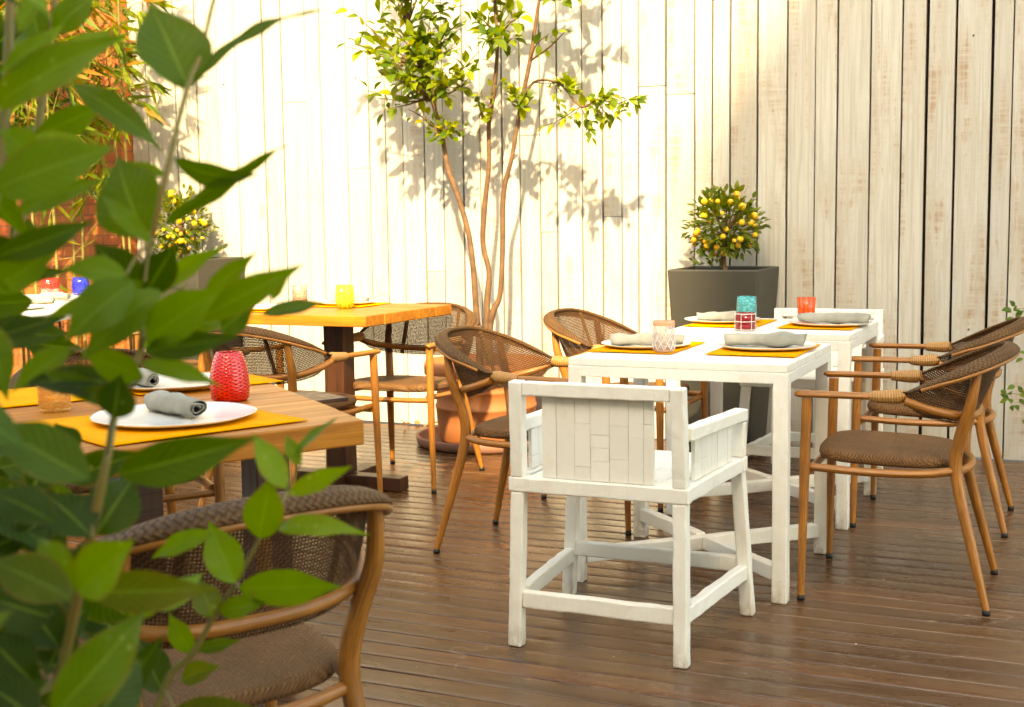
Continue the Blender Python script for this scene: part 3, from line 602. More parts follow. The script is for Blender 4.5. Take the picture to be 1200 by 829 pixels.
# slab table setting
def on3(a, b): return Rc + u1 * a + u2 * b
r3 = math.atan2(u1.y, u1.x); zs = T3 + .0012; zq = zs + .0045
mat_(-1.85, 2.262, zs, .46, .42, math.atan2(-.42, -.193), 'yellow placemat under the plate at the front edge of the slab table')
q = on3(.20, .90); mat_(q.x, q.y, zs, .40, .34, r3, 'yellow placemat behind the tall red glass on the slab table')
q = on3(.72, .90); mat_(q.x, q.y, zs, .40, .34, r3, 'yellow placemat at far left of the slab table, half hidden by leaves')
plate_(-1.845, 2.285, zq, .176, 'large white plate beside the tall red glass in front', 5); plate_(-2.235, 2.765, zq, .165, 'white plate behind the front plate, mostly hidden by leaves', 6)
a3 = math.atan2(-.42, .30); napkin_(-1.875, 2.325, zq + .004, .215, .031, R(-24), 'rolled grey napkin on the large plate in front', .80, 5); napkin_(-2.30, 2.73, zq + .004, .19, .029, R(-35), 'dark rolled napkin on the plate half hidden by leaves', .8, 6)
glass_('vase_glass', -1.93, 2.605, zs, [(.040, 0), (.0455, .006), (.048, .035), (.047, .06), (.0415, .09), (.033, .113), (.030, .118)], mg('bright_red_glass', (.72, .006, .008), .07, body=.75, kind='spiral', st=.3), 'tall bright red bottle shaped glass on the slab table', lambda a, zz: 1 + .012 * math.sin(11 * a + zz * 70))
def grim(o):
    m = MB(); m.lathe([(.0375, .070), (.0392, .072), (.0392, .085), (.0375, .087)], 40); m.build('gold_band', M['gold'], o, weld=False)
glass_('tumbler', -2.216, 2.32, zs, [(.033, 0), (.036, .004), (.0375, .05), (.0375, .085)], mg('amber_glass', (.99, .72, .28), .06), 'amber tumbler with a gold rim behind the leaves on the slab table', None, 'glass', grim)
# table by the wall
zm = .8012
mat_(-3.32, 5.36, zm, .40, .30, 0, 'yellow placemat on the small table by the wall, right side'); mat_(-3.50, 4.98, zm, .34, .28, 0, 'yellow placemat at the near left of the small table by the wall')
plate_(-3.29, 5.37, zm + .0045, .14, 'white plate behind the yellow glass', 7); plate_(-3.47, 4.98, zm + .0045, .14, 'white plate near the pale pink tumbler by the wall', 8)
napkin_(-3.27, 5.37, zm + .008, .20, .028, R(5), 'grey napkin behind the yellow glass', .6, 7)
glass_('tumbler', -3.165, 5.16, zm, [(.028, 0), (.035, .006), (.043, .04), (.042, .07), (.037, .108)], mg('yellow_glass', (.92, .90, .16), .05, body=.3, kind='flute', st=.7), 'ribbed yellow glass on the small wooden table', flute(16, .035))
glass_('tumbler', -3.60 + .02, 5.42, zm, [(.032, 0), (.036, .004), (.037, .06), (.037, .09)], mg('pale_pink_glass', (.92, .62, .50), .05, body=.4), 'pale pink tumbler at the back of the small wooden table')
# far left table
plate_(-4.75, 4.72, .8015, .16, 'white plate at the near end of the far left table', 9); plate_(-5.25, 5.40, .8015, .16, 'white plate before the blue glass on the far left table', 10)
napkin_(-4.93, 5.05, .8015, .2, .03, R(30), 'dark grey napkin lying on the far left table', .6, 9); napkin_(-5.02, 5.30, .8065, .16, .03, R(10), 'grey napkin on the plate before the blue glass', .7, 10)
glass_('tumbler', -5.262, 5.755, .8005, [(.04, 0), (.046, .006), (.05, .04), (.047, .075), (.042, .1)], mg('cobalt_glass', (.03, .05, .75), .06, body=.5), 'cobalt blue glass on the far left table')
glass_('tumbler', -5.36, 5.62, .8005, [(.034, 0), (.04, .006), (.05, .05), (.054, .1)], mg('scarlet_glass', (.92, .05, .03), .06, body=.5), 'scarlet glass left of the blue glass on the far left table')

# ---------------------------------------------------------------- planters
def planter(cx, cy, H, wt, wb, dt, label, lift=0):
    t = thing('planter', label, 'planter', (cx, cy, 0), 0, 'tall square grey planters')
    m = MB(); r = [(wb, 0), (wt, H), (wt - .035, H), (wt - .04, H - .09)]; vs = []; fs = []
    for w, z in r:
        k = w / 2; kd = k * dt; vs += [(-k, -kd, z), (k, -kd, z), (k, kd, z), (-k, kd, z)]
    for i in range(3):
        for j in range(4): fs.append((i * 4 + j, i * 4 + (j + 1) % 4, i * 4 + 4 + (j + 1) % 4, i * 4 + 4 + j))
    fs.append((3, 2, 1, 0)); m.add(vs, fs); m.build('pot_body', M['planter'], t, .008)
    m = MB(); n = 14; k = wt / 2 - .021; m.grid([[Vector((k * (2 * a / n - 1), k * dt * (2 * b / n - 1), H - .055 + .012 * noise.noise(Vector((a * .7, b * .7, cx))))) for a in range(n + 1)] for b in range(n + 1)], [[(a / n, b / n) for a in range(n + 1)] for b in range(n + 1)]); m.build('soil', M['soil'], t, weld=False)
    return t
planter(-1.735, 6.445, .940, .455, .345, 1.0, 'tall grey tapered planter behind the white tables holding the small orange tree')
planter(-5.03, 6.445, .985, .46, .35, 1.0, 'tall grey planter at far left by the brick wall, holding a small orange tree')

# ---------------------------------------------------------------- leaves
def leaf(m, B, T, w, nrm, tint, sag=.06, fold=.18, nl=7, nw=4, tipp=1.25, curl=0):
    a = T - B; L = a.length; ax = a / L; s_ = ax.cross(nrm)
    if s_.length < 1e-3: s_ = ax.cross(Vector((.3, .5, .8)))
    s_.normalize(); n = s_.cross(ax).normalized(); rows = []; uv = []
    for i in range(nl + 1):
        t = i / nl; hw = w / 2 * (math.sin(math.pi * t ** .80) ** .92 if 0 < t < 1 else 0); hw *= (1 if t < .6 else 1 - .55 * ((t - .6) / .4) ** tipp)
        c = B + ax * (L * t) + n * (4 * t * (1 - t) * sag * L - curl * L * t * t); row = []; q = []
        for k in range(nw + 1):
            u = 2 * k / nw - 1; row.append(c + s_ * (u * hw) + n * (abs(u) * hw * fold + .012 * L * math.sin(t * 17 + u * 2 + B.x * 50) * abs(u))); q.append(((u + 1) / 2, t))
        rows.append(row); uv.append(q)
    m.grid(rows, uv, True, tint)
def rv(): return Vector((rnd.uniform(-1, 1), rnd.uniform(-1, 1), rnd.uniform(-1, 1)))
def green(lo=(.030, .085, .008), hi=(.11, .20, .018), k=None):
    k = rnd.random() if k is None else k; return tuple(a + (b - a) * k for a, b in zip(lo, hi))

def citrus(px, cx, cy, zb, zc, rad, label, seed):
    r = random.Random(seed); t = thing('orange_tree', label, 'tree', (cx, cy, zb), 0, 'small orange trees in planters'); C = Vector((0, 0, zc - zb))
    m = MB(); m.tube([(0, 0, -.03), (.006, 0, .04), (-.004, .004, .09), (0, 0, zc - zb - .03)], [.016, .014, .013, .008], 9, 4)
    for k in range(16):
        d = Vector((r.uniform(-1, 1), r.uniform(-1, 1), r.uniform(-.5, 1))).normalized() * rad * r.uniform(.6, .95); m.tube([C + Vector((0, 0, -.07)), C + d * .5 + Vector((0, 0, -.02)), C + d], [.006, .004, .002], 6, 3)
    m.build('trunk', M['bark'], t, weld=False)
    m = MB()
    for k in range(760):
        d = Vector((r.gauss(0, 1), r.gauss(0, 1), r.gauss(0, 1))).normalized(); f = r.uniform(.25, 1) ** .55; lump = 1 + .30 * noise.noise(d * 2.3 + Vector((seed, 0, 0)))
        p = C + Vector((d.x * rad, d.y * rad * .9, d.z * rad * .95)) * f * lump; dr = (d + Vector((r.uniform(-.8, .8), r.uniform(-.8, .8), r.uniform(-.4, .6)))).normalized(); L = r.uniform(.034, .054)
        leaf(m, p, p + dr * L, L * .5, Vector((r.uniform(-.6, .6), r.uniform(-.9, .3), 1)), green((.04, .080, .010), (.19, .22, .025), r.random()), .08, .2, 4, 2)
    for k in range(34):
        p = C + Vector((-rad * r.uniform(.25, .95), r.uniform(-.07, .05), -rad * r.uniform(.55, 1.12))); leaf(m, p, p + Vector((r.uniform(-.05, .03), r.uniform(-.02, .02), r.uniform(-.02, .03))), .024, Vector((0, -.6, 1)), green((.05, .09, .012), (.12, .2, .03), r.random()), .08, .2, 4, 2)
    m.build('crown', M['small'], t, weld=False)
    for k in range(46):
        d = Vector((r.gauss(0, 1), -abs(r.gauss(0, .8)) if r.random() < .75 else r.gauss(0, 1), r.gauss(0, .9) - .1)).normalized(); p = C + Vector((d.x, d.y * .9, d.z * .95)) * rad * r.uniform(.78, 1.03); q = r.choice((.011, .0135, .016, .0175)) * r.uniform(.9, 1.1)
        m = MB(); m.lathe([(0, -q), (.38 * q, -.92 * q), (.72 * q, -.7 * q), (.95 * q, -.3 * q), (q, 0), (.95 * q, .3 * q), (.72 * q, .7 * q), (.38 * q, .92 * q), (0, .95 * q)], 16, p); m.build('fruit', M['lemon'], t)
citrus(0, -1.735, 6.44, .885, 1.160, .182, 'small round orange tree laden with yellow fruit in the planter behind the white tables', 3)
citrus(0, -5.10, 6.44, .93, 1.20, .20, 'small fruiting orange tree at far left, seen between the leaves beside the brick wall', 8)

# potted tree
pt = thing('terracotta_pot', 'large terracotta pot with a ringed rim holding the three stemmed tree', 'pot', (-3.0, 6.30, 0))
m = MB(); m.lathe([(0, .035), (.238, .035), (.248, .045), (.262, .13), (.268, .21), (.272, .214), (.272, .226), (.267, .230), (.262, .30), (.268, .305), (.268, .318), (.263, .323), (.265, .345), (.272, .35), (.285, .372), (.318, .385), (.328, .397), (.330, .44), (.322, .462), (.300, .466), (.290, .40), (.0, .40)], 72); m.build('pot_body', M['terra'], pt)
m = MB(); m.lathe([(0, .415), (.16, .425), (.292, .41)], 32, (0, 0, 0), lambda a, z: 1); m.build('soil', M['soil'], pt)
m = MB(); m.lathe([(0, 0), (.355, 0), (.372, .012), (.380, .05), (.370, .055), (.360, .05), (.350, .018), (0, .018)], 72); o = m.build('saucer', M['saucer'], None); o.location = (-3.0, 6.30, .001); tag(o, 'wide stained terracotta saucer under the tree pot', 'saucer')
for p in (pt,): p.location.z = -.012
tr = thing('tree', 'slender three stemmed tree with sparse light green leaves rising from the terracotta pot', 'tree', (-3.0, 6.30, .4)); O = Vector((-3.0, 6.30, .4))
YT = 6.29; TP = lambda x, y, dy=0: onY(x, y, YT + dy) - O
m = MB()
T1 = [TP(561, 385), TP(559, 377), TP(552, 290), TP(539, 237), TP(525, 198), TP(518, 159), TP(506, 116), TP(496, 82), TP(480, 30), TP(468, -40, -.05), TP(455, -110, -.1)]
T2 = [TP(570, 390), TP(571, 350), TP(573, 319), TP(566, 285), TP(568, 242), TP(573, 193), TP(573, 145), TP(580, 97), TP(583, 48), TP(580, 0), TP(585, -70, -.05), TP(578, -130, -.05)]
T3_ = [TP(574, 390), TP(578, 365), TP(586, 345), TP(589, 290), TP(590, 227), TP(600, 184), TP(609, 130), TP(621, 72), TP(632, 0), TP(645, -70, -.04), TP(655, -140, -.05)]
for P, r0, bx in ((T1, .022, -.035), (T2, .021, 0), (T3_, .021, .03)):
    P.insert(0, Vector((bx, 0, -.01))); m.tube(P, [r0 * .86 * (1 - .6 * i / (len(P) - 1)) * (1 + .10 * ((i * 7) % 3 - 1)) for i in range(len(P))], 10, 5)
m.build('trunk', M['bark'], tr, weld=False)
tw = MB(); lf = MB()
def spray(P0, P1, n, L=.078, spread=.075, twig=.006):
    n = int(n * 1.9 + .5)
    mid = P0.lerp(P1, .5) + rv() * .03; tw.tube([P0, mid, P1], [twig, twig * .7, .0018], 6, 4)
    for k in range(n):
        f = .25 + .75 * (k + rnd.random()) / n; c = (P0.lerp(mid, f * 2) if f < .5 else mid.lerp(P1, f * 2 - 1)) + rv() * spread * .35
        d = (rv() + (P1 - P0).normalized() * .6 + Vector((0, -.1, -.25))).normalized(); l = L * rnd.uniform(.65, 1.25)
        e = c + d * .012; leaf(lf, e, e + d * l, l * rnd.uniform(.45, .58), Vector((rnd.uniform(-.6, .6), rnd.uniform(-1.0, .3), 1)), green((.045, .100, .008), (.22, .265, .020)) if rnd.random() < .95 else (.26, .25, .02), rnd.uniform(.02, .14), .2, 6, 2)
def dyy(): return rnd.uniform(-.28, .12)
J = lambda P, i: P[i]
# left crown: boughs from the first stem, with their sprays
for (x, y, n) in ((405, 55, 4), (418, 52, 9), (430, 62, 10), (440, 40, 10), (450, 22, 10), (470, 10, 12), (455, 70, 12), (475, 55, 14), (445, 88, 11), (462, 92, 11), (490, 40, 14), (505, 20, 12), (520, 40, 12), (535, 55, 11), (520, 80, 12), (545, 75, 10), (500, 65, 12), (555, 85, 9), (480, 82, 10), (442, 115, 6), (425, 106, 4), (453, 128, 5), (500, 105, 7), (530, 95, 8), (515, 135, 0), (562, 60, 7), (540, 25, 9), (430, -20, 12), (460, -30, 14), (490, -30, 14), (520, -25, 12), (410, 10, 5), (548, 5, 8), (440, -70, 12), (480, -80, 14), (520, -80, 14)):
    i = 8 if y < 10 else (7 if y < 60 else 6); dy = dyy()
    if n: spray(T1[i + 1] + rv() * .02, TP(x, y, dy), n)
for (x, y, n) in ((530, 148, 9), (508, 155, 6), (478, 128, 2), (548, 150, 4), (495, 135, 4), (520, 140, 4)): spray(T1[6], TP(x, y, -.05), n, .06)
# middle sprays
for (x, y, n) in ((600, 45, 10), (575, 40, 9), (560, 20, 8), (610, 20, 9), (595, 5, 9), (580, -15, 11), (560, -40, 12), (610, -40, 12), (590, -80, 14), (570, 30, 6)): spray(T2[9] if y > 0 else T2[10], TP(x, y, dyy()), n)
for (x, y, n) in ((567, 128, 4), (585, 98, 5), (560, 110, 4), (575, 125, 3)): spray(T2[7], TP(x, y, -.08), n, .058)
# right bough
B0 = T3_[7]; bl_ = [B0, TP(625, 97, -.1), TP(655, 98, -.16), TP(680, 125, -.2), TP(700, 118, -.22), TP(725, 122, -.25)]
tw.tube(bl_, [.008, .007, .006, .005, .004, .002], 7, 5)
for i, (x, y, n) in ((0, (600, 110, 10)), (0, (590, 100, 7)), (0, (620, 118, 9)), (1, (612, 125, 6)), (1, (660, 92, 7)), (2, (665, 105, 8)), (2, (655, 125, 5)), (2, (672, 100, 5)), (3, (662, 140, 5)), (3, (637, 148, 2)), (3, (690, 162, 7)), (3, (705, 138, 8)), (4, (715, 105, 8)), (4, (720, 118, 8)), (5, (742, 122, 7)), (4, (735, 130, 6)), (4, (722, 138, 6)), (3, (690, 112, 6)), (2, (663, 85, 3))): spray(bl_[i], TP(x, y, -.1 - .03 * i + rnd.uniform(-.05, .05)), n, .058, .05, .003)
spray(T3_[8], TP(643, 40, -.1), 2, .06); spray(T3_[8], TP(665, 34, -.15), 4, .05)
for (x, y, n) in ((650, -25, 12), (680, -40, 12), (640, -60, 14), (700, -80, 12), (665, -110, 14), (625, -100, 14), (720, -30, 8), (690, -10, 4)): spray(T3_[9 if y > -50 else 10], TP(x, y, dyy()), n)
m = tw.build('branches', M['bark'], tr, weld=False); lf.build('crown', M['small'], tr, weld=False)

# bamboo in front of the brick wall
bt = thing('bamboo', 'yellow green bamboo with narrow drooping leaves in front of the brick wall', 'plant', (-5.5, 5.9, 0)); O = Vector((-5.5, 5.9, 0)); cu = MB(); bl = MB()
for k in range(14):
    bx, by = rnd.uniform(-.85, .30), rnd.uniform(-.25, .35); top = rnd.uniform(2.3, 3.1); lean = Vector((rnd.uniform(-.15, .35), rnd.uniform(-.2, .1), 0)); P = [Vector((bx, by, -.03)) + lean * (t * t) + Vector((0, 0, top * t)) for t in (0, .25, .5, .75, 1)]
    cu.tube(P, [.010, .009, .008, .006, .003], 7, 4)
    for j in range(34):
        t = rnd.uniform(.60, 1); p = Vector((bx, by, 0)) + lean * t * t + Vector((0, 0, top * t)); d = Vector((rnd.uniform(-1, 1), rnd.uniform(-1, .5), rnd.uniform(-.5, .5))).normalized(); e = p + d * rnd.uniform(.08, .28) + Vector((0, 0, .05)); cu.tube([p, p.lerp(e, .6) + Vector((0, 0, .02)), e], [.003, .002, .001], 5, 2)
        for q in range(7):
            dd = (d + rv() * .7 + Vector((0, 0, -.55))).normalized(); L = rnd.uniform(.12, .22); s_ = e + rv() * .02; leaf(bl, s_, s_ + dd * L, L * .13, rv() + Vector((0, -.5, .6)), green((.045, .10, .010), (.19, .22, .02)) if rnd.random() < .85 else (.32, .17, .04), -.05, .15, 5, 2, 1.2, .12)
    for j in range(3):
        t = rnd.uniform(.28, .5); p = Vector((bx, by, 0)) + lean * t * t + Vector((0, 0, top * t)); d = Vector((rnd.uniform(-1, 1), rnd.uniform(-1, .2), rnd.uniform(-.3, .4))).normalized(); L = rnd.uniform(.12, .22); cu.tube([p, p + d * .2, p + d * .3 + Vector((0, 0, -.03))], [.003, .002, .001], 5, 2); e = p + d * .2; leaf(bl, e, e + (d + Vector((0, 0, -.3))) * L, L * .12, Vector((0, -.4, 1)), green((.07, .13, .012), (.24, .22, .02)), -.05, .15, 5, 2, 1.2, .1)
cu.build('stems', M['stem'], bt, weld=False); bl.build('foliage', M['small'], bt, weld=False)

# climbing plant entering at the right
vt = thing('climbing_plant', 'thin climbing plant with small green leaves at the right edge by the planks', 'plant', (-.25, 6.45, 0)); O = Vector((-.25, 6.45, 0)); cu = MB(); bl = MB()
cu.tube([(0, .05, 0), (.02, 0, .4), (.0, .03, .8), (.05, .05, 1.3)], [.007, .006, .004, .002], 7, 5)
for (x, y, n) in ((1190, 362, 5), (1196, 372, 5), (1178, 462, 4), (1188, 472, 6), (1194, 458, 5), (1205, 420, 6), (1210, 330, 6), (1205, 500, 6)):
    P = onY(x, y, 6.42) - O; s0 = Vector((.02, .02, max(.1, P.z - .06))); cu.tube([s0, s0.lerp(P, .6) + Vector((0, 0, .02)), P], [.003, .002, .001], 5, 3)
    for k in range(n):
        d = (rv() + Vector((-.4, -.2, 0))).normalized(); L = rnd.uniform(.03, .05); c = P + rv() * .025; leaf(bl, c, c + d * L, L * .6, Vector((rnd.uniform(-.5, .5), -.8, .8)), green((.04, .10, .012), (.14, .22, .03)), .06, .2, 5, 2)
cu.build('stems', M['stem'], vt, weld=False); bl.build('foliage', M['small'], vt, weld=False)

# ---------------------------------------------------------------- foreground shrub: stems and big leaves, each leaf with its own distance, size and tilt
sh = thing('leafy_shrub', 'green broad leaved shrub close to the camera across the left side', 'plant', (-1.0, 1.0, 0)); O = Vector((-1.0, 1.0, 0)); st = MB(); lv = MB()
def px(x, y, d): return at(x, y, d) - O
D1 = 1.18
S1 = [(20, 1000), (50, 829), (70, 790), (90, 705), (111, 606), (126, 535), (134, 489), (150, 440), (165, 410), (167, 337), (177, 285), (195, 202), (219, 105), (235, 65), (246, 18), (256, -25), (262, -80)]
P1 = [px(x, y, D1 + .03 * math.sin(i)) for i, (x, y) in enumerate(S1)]
st.tube([Vector((P1[0].x - .02, P1[0].y + .02, -.002))] + P1, [.0058] * 3 + [.0048] * 3 + [.0036] * 4 + [.0025] * 4 + [.0019] * 2 + [.0015] * 2, 9, 4)
S2 = [(170, 960), (192, 808), (224, 768), (248, 728), (276, 684), (304, 632), (336, 576), (352, 544)]; D2 = 1.42
P2 = [px(x, y, D2 - .02 * i * .3) for i, (x, y) in enumerate(S2)]
st.tube([Vector((P2[0].x, P2[0].y + .03, -.002))] + P2, [.0055, .005, .004, .0038, .0032, .0026, .0022, .0016, .001], 8, 4)
S3 = [(-60, 700), (-30, 400), (-2, 200), (8, 100), (12, 0), (15, -60)]; P3 = [px(x, y, 1.3) for x, y in S3]
st.tube([Vector((P3[0].x, P3[0].y, -.002))] + P3, [.008, .007, .006, .0055, .005, .0045, .004], 8, 4)
S4 = [(-20, 500), (30, 250), (48, 130), (58, 60), (66, -20)]; P4 = [px(x, y, 1.5) for x, y in S4]
st.tube([Vector((P4[0].x, P4[0].y, -.002))] + P4, [.007, .006, .005, .0045, .004, .003], 8, 4)
ALL = [P1, P2, P3, P4]
def hero(b, t, w, dep, k=.5, tilt=None, sag=None, dd=None, brown=0, curl=0):
    dep2 = dep + (rnd.uniform(-.04, .04) if dd is None else dd); B, T = px(*b, dep), px(*t, dep2); a = (T - B); v = (B + T) / 2 + O - CAM; v.normalize()
    tl = rnd.uniform(-.55, .55) if tilt is None else tilt; n0 = -v; ax = a.normalized(); n0 = (n0 - ax * n0.dot(ax)).normalized(); n = Matrix.Rotation(tl, 3, ax) @ n0
    if n.z < -.15: n = n if rnd.random() < .3 else Matrix.Rotation(-2 * tl, 3, ax) @ n
    W = w * 1.03 * dep / F / max(.45, math.cos(tl)); c = green((.016, .042, .0015), (.150, .265, .008), k)
    if brown: c = tuple(x + (y - x) * brown for x, y in zip(c, (.14, .10, .02)))
    leaf(lv, B, T, W, n, c, rnd.uniform(-.02, .10) if sag is None else sag, rnd.uniform(.08, .30), 16, 6, 1.2, curl or rnd.choice((0, 0, .06, .12)))
    best = min((p for P in ALL for p in P), key=lambda p: (p - B).length); 
    if .004 < (best - B).length < .06: st.tube([best, best.lerp(B, .55) + Vector((0, 0, .004)), B], [.0015, .0013, .0011], 6, 3)
H = [((221, 106), (176, -2), 80, D1, .45), ((204, 186), (306, 203), 27, D1, .30, .5, .22), ((172, 278), (130, 180), 80, D1 + .02, .45), ((-12, 128), (152, 40), 46, 1.10, .62),
 ((83, 99), (191, 178), 32, 1.25, .45, .4, .12), ((40, 159), (124, 121), 34, 1.3, .6), ((62, 192), (-4, 150), 42, 1.2, .75), ((-8, 222), (128, 166), 62, 1.08, .6), ((28, 88), (32, 30), 30, 1.5, .7, .3), ((62, 38), (112, -8), 34, 1.4, .55), ((48, 55), (34, -20), 34, 1.5, .4),
 ((-10, 302), (114, 258), 34, 1.1, .22), ((-10, 340), (74, 285), 42, 1.15, .7), ((148, 322), (70, 314), 30, 1.12, .8), ((168, 342), (106, 284), 50, D1 + .05, .12), ((170, 345), (206, 286), 42, D1, .1), ((-5, 330), (92, 316), 18, 1.3, .2),
 ((157, 330), (74, 402), 52, 1.1, .55), ((188, 340), (94, 424), 46, 1.12, .65), ((168, 442), (94, 412), 36, 1.14, .8), ((82, 408), (12, 460), 32, 1.2, .7), ((-10, 380), (8, 470), 40, 1.1, .5), ((-5, 396), (80, 368), 22, 1.25, .05),
 ((171, 398), (266, 334), 52, 1.12, .78), ((238, 347), (300, 296), 24, 1.2, .6), ((232, 374), (358, 309), 36, 1.15, .6), ((338, 318), (318, 354), 15, 1.16, .55), ((168, 412), (282, 394), 32, 1.12, .18), ((172, 395), (262, 385), 22, 1.18, .75), ((258, 388), (304, 352), 34, 1.25, .3), ((306, 369), (384, 350), 17, 1.3, .3, .5),
 ((155, 450), (28, 450), 36, 1.16, .08, .3, .1), ((157, 468), (78, 460), 24, 1.14, .5), ((133, 490), (140, 440), 46, 1.12, .1), ((105, 562), (-18, 492), 62, 1.02, .30), ((137, 556), (298, 517), 52, 1.08, .25, .2, .03), ((112, 628), (160, 556), 62, 1.16, .12), ((108, 630), (52, 578), 56, 1.14, .08),
 ((62, 612), (-14, 578), 48, 1.05, .12), ((90, 694), (158, 632), 58, 1.06, .85, .4), ((88, 694), (46, 630), 50, 1.06, .75, -.4), ((86, 702), (-16, 655), 56, 1.02, .3, .2, .05, None, .15), ((104, 694), (254, 690), 48, 1.10, .35, .1, .05, None, .35), ((60, 724), (-14, 700), 60, 1.1, .05), ((70, 760), (20, 690), 60, 1.2, .03), ((40, 800), (-20, 740), 60, 1.1, .04), ((45, 845), (-20, 800), 60, 1.05, .06),
 ((60, 840), (176, 712), 66, 1.04, .5, .3), ((182, 716), (240, 668), 30, 1.15, .85), ((150, 720), (200, 690), 30, 1.15, .8), ((110, 845), (170, 770), 60, 1.08, .15), ((75, 590), (10, 640), 46, 1.3, .05), ((100, 760), (160, 820), 50, 1.25, .15), ((130, 830), (195, 742), 34, 1.2, .1),
 ((337, 579), (414, 546), 24, D2 - .1, .85), ((335, 573), (297, 506), 32, D2 - .1, .9, .4), ((304, 631), (317, 560), 46, D2 - .08, .7, .1), ((324, 620), (430, 622), 25, D2 - .08, .85, .4, .14), ((275, 684), (244, 610), 44, D2 - .05, .8), ((279, 690), (402, 688), 42, D2 - .05, .7, .2), ((257, 716), (314, 706), 26, D2 - .03, .6), ((250, 625), (178, 655), 24, D2 - .1, .85), ((249, 724), (232, 676), 34, D2 - .03, .35, .3, .05, None, .25), ((226, 766), (198, 718), 26, D2, .75), ((229, 762), (284, 750), 16, D2, .35), ((212, 796), (258, 780), 26, D2, .55, .3, .05, None, .4), ((192, 815), (158, 742), 44, D2 + .03, .15), ((204, 832), (306, 830), 32, D2 - .05, .2, .2, .05, None, .3), ((345, 536), (396, 490), 10, D2 - .1, .6, 1.1), ((351, 546), (334, 508), 18, D2 - .1, .7)]
for h in H: hero(*h)
# the long narrow leaf and its fellow, seen nearly edge on
for b, t, w, sg in (((226, 98), (377, 15), 12, .12), ((190, 264), (334, 168), 20, -.03)): hero(b, t, w, D1, .3, .95, sg, .02, 0, -.02)
# more slim bright leaves along the upper stem
for (bx, by, a, L, w) in ((168, 350, -35, 120, 24), (166, 400, -20, 130, 26), (165, 425, 10, 100, 24), (178, 285, 215, 90, 22), (165, 410, -55, 95, 22), (195, 205, 190, 80, 20), (170, 330, 160, 130, 26), (140, 470, 195, 110, 26), (20, 250, -25, 110, 26), (40, 160, 20, 90, 22), (10, 100, -50, 100, 26), (55, 70, -20, 90, 22), (60, 40, 150, 80, 24), (0, 200, 30, 90, 28), (52, 110, -40, 80, 20), (20, 40, -60, 80, 22)):
    t_ = R(a + rnd.uniform(-8, 8)); hero((bx, by), (bx + L * math.cos(t_), by + L * math.sin(t_)), w, D1 + rnd.uniform(-.08, .15), rnd.uniform(.5, 1))
# leaves further back in the shrub
for k in range(46):
    y = rnd.uniform(-20, 850); x = rnd.uniform(-60, 40 + (40 if y > 540 else 0)); a = rnd.uniform(0, 6.28); L = rnd.uniform(60, 105); dep = rnd.uniform(1.35, 1.75)
    hero((x, y), (x + L * math.cos(a), y + L * math.sin(a) * .7), rnd.uniform(28, 42), dep, rnd.uniform(0, .5))
for k in range(52):
    y = rnd.uniform(540, 870); x = rnd.uniform(-60, 105); a = rnd.uniform(0, 6.28); L = rnd.uniform(60, 105); hero((x, y), (x + L * math.cos(a), y + L * math.sin(a) * .7), rnd.uniform(34, 50), rnd.uniform(1.2, 1.5), rnd.uniform(0, .25))
# shrub carried on out of view at left and top, added for its shade
for k in range(520):
    if k < 400: x, y, dep = rnd.uniform(-1100, -70), rnd.uniform(-420, 900), rnd.uniform(.75, 1.8)
    else: x, y, dep = rnd.uniform(-500, 220), rnd.uniform(-520, -90), rnd.uniform(1.0, 1.8)
    B = px(x, y, dep); d = (rv() + Vector((0, 0, .1))).normalized(); L = rnd.uniform(.08, .14); leaf(lv, B, B + d * L, L * rnd.uniform(.38, .5), Vector((rnd.uniform(-.7, .7), rnd.uniform(-.7, .7), 1)), green((.020, .052, .002), (.150, .270, .010), rnd.random() ** 1.4), .06, .2, 7, 2)
for q in range(7):
    x0 = -170 - q * 130; dq = rnd.uniform(1.0, 1.6); Q = [px(x0 + rnd.uniform(-60, 60), yy, dq) for yy in (900, 500, 150, -200, -400)]; st.tube([Vector((Q[0].x, Q[0].y, -.002))] + Q, [.008, .007, .006, .005, .004, .002], 7, 3)
st.build('stems', M['stem'], sh, weld=False); lv.build('foliage', M['leaf'], sh, weld=False)

# dry leaves beside the pot
m = MB()
for k in range(9):
    c = Vector((rnd.uniform(-.35, .0), rnd.uniform(-.05, .1), .012)); d = Vector((rnd.uniform(-1, 1), rnd.uniform(-1, 1), rnd.uniform(.0, .3))).normalized() * rnd.uniform(.05, .08); leaf(m, c, c + d, .03, Vector((rnd.uniform(-.5, .5), -.3, 1)), rnd.choice(((.35, .16, .05), (.28, .12, .04), (.42, .25, .10))), .15, .3, 6, 2)
o = m.build('leaf_litter', M['small'], None, weld=False); o.location = (-3.35, 6.58, 0); tag(o, kind='stuff')

# ---------------------------------------------------------------- unseen houses added behind the camera, shaped to throw shade over the terrace
hb = thing('shade_row_house', 'unseen flat roofed cream house added behind the camera to shade the near terrace', 'building', (-6, -9, 0))
m = MB(); m.box((0, 0, 4.2), (44, 6, 8.72)); m.build('wall', M['render_'], hb)
for i in range(9):
    for z in (1.6, 4.6, 7.0):
        m = MB(); m.box((-18 + i * 4.4, 3.01, z), (1.2, .06, 1.5)); m.build('window', M['pane'], hb)
hg = thing('shade_gabled_house', 'unseen taller house with a steep gable roof, added and turned to shade the right of the wall', 'building', (6.5, -4.6, 0), R(19.3))
m = MB(); x0, x1, zr = -3.66, 4.5, 10.95
m.add([(x, y, z) for y in (0, -9) for x, z in ((x0, -.16), (x1, -.16), (x1, zr), (.42, zr + 6.0), (x0, zr))], [(0, 1, 2, 3, 4), (9, 8, 7, 6, 5), (0, 5, 6, 1), (1, 6, 7, 2), (4, 9, 5, 0)]); m.build('wall', M['render_'], hg)
m = MB()
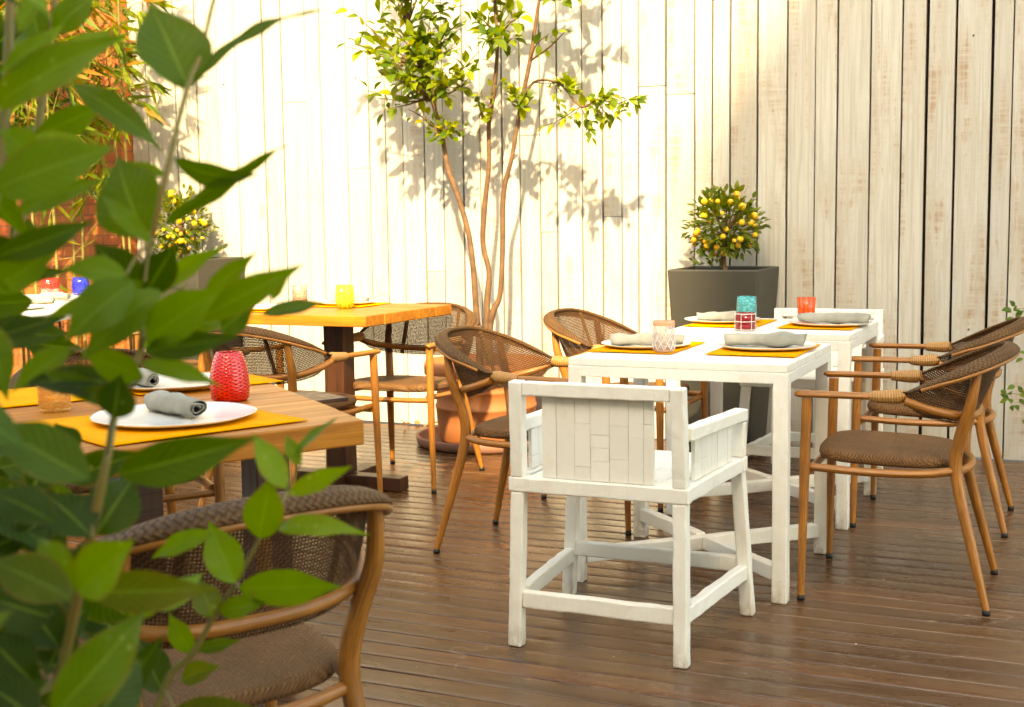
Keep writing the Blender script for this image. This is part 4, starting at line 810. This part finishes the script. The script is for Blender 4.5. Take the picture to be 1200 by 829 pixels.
for s0, s1 in (((-4.18, zr - .12), (.42, zr + 6.55)), ((5.0, zr - .12), (.42, zr + 6.55))): m.beam((s0[0], -4.4, s0[1]), (s1[0], -4.4, s1[1]), 9.4, .22, (0, 0, 1) if False else (.0, 0, 1))
m.build('roof', M['roof'], hg)

# ---------------------------------------------------------------- light
Ld = Vector((-.35, 1, -.75)).normalized()
s = bpy.data.lights.new('sun', 'SUN'); s.energy = 2.0; s.angle = R(1.3); s.color = (1.0, .88, .74); so = bpy.data.objects.new('sun', s); col.objects.link(so); so.rotation_euler = Ld.to_track_quat('-Z', 'Y').to_euler(); so.location = (6, -14, 14)
w = bpy.data.worlds.new('World'); sc.world = w; w.use_nodes = True; n = w.node_tree.nodes; sk = n.new('ShaderNodeTexSky'); sk.sky_type = 'NISHITA'; sk.sun_disc = False; sk.sun_elevation = math.asin(-Ld.z); sk.sun_rotation = math.atan2(-Ld.x, -Ld.y); sk.dust_density = 2.5; sk.air_density = 1.0
w.node_tree.links.new(sk.outputs[0], n['Background'].inputs[0]); n['Background'].inputs[1].default_value = .15

cd = bpy.data.cameras.new('camera'); cd.sensor_width = 36; cd.lens = F / 1200 * 36; cd.clip_end = 1000; cd.clip_start = .05
co = bpy.data.objects.new('camera', cd); col.objects.link(co); mt = Matrix((RT, UP, -FW)).transposed().to_4x4(); mt.translation = CAM; co.matrix_world = mt
cd.dof.use_dof = True; cd.dof.focus_distance = 4.3; cd.dof.aperture_fstop = 6.8; sc.camera = co
vs = sc.view_settings; vs.view_transform = 'Standard'; vs.look = 'None'; vs.gamma = 1; vs.exposure = 2.68; vs.use_curve_mapping = False
vs.use_white_balance = True; vs.white_balance_temperature = 9800; vs.white_balance_tint = 3
cy = sc.cycles; cy.use_denoising = True; cy.max_bounces = 8; cy.transparent_max_bounces = 16; cy.transmission_bounces = 8; cy.diffuse_bounces = 4; cy.glossy_bounces = 4; cy.caustics_reflective = False; cy.caustics_refractive = False; cy.sample_clamp_indirect = 8
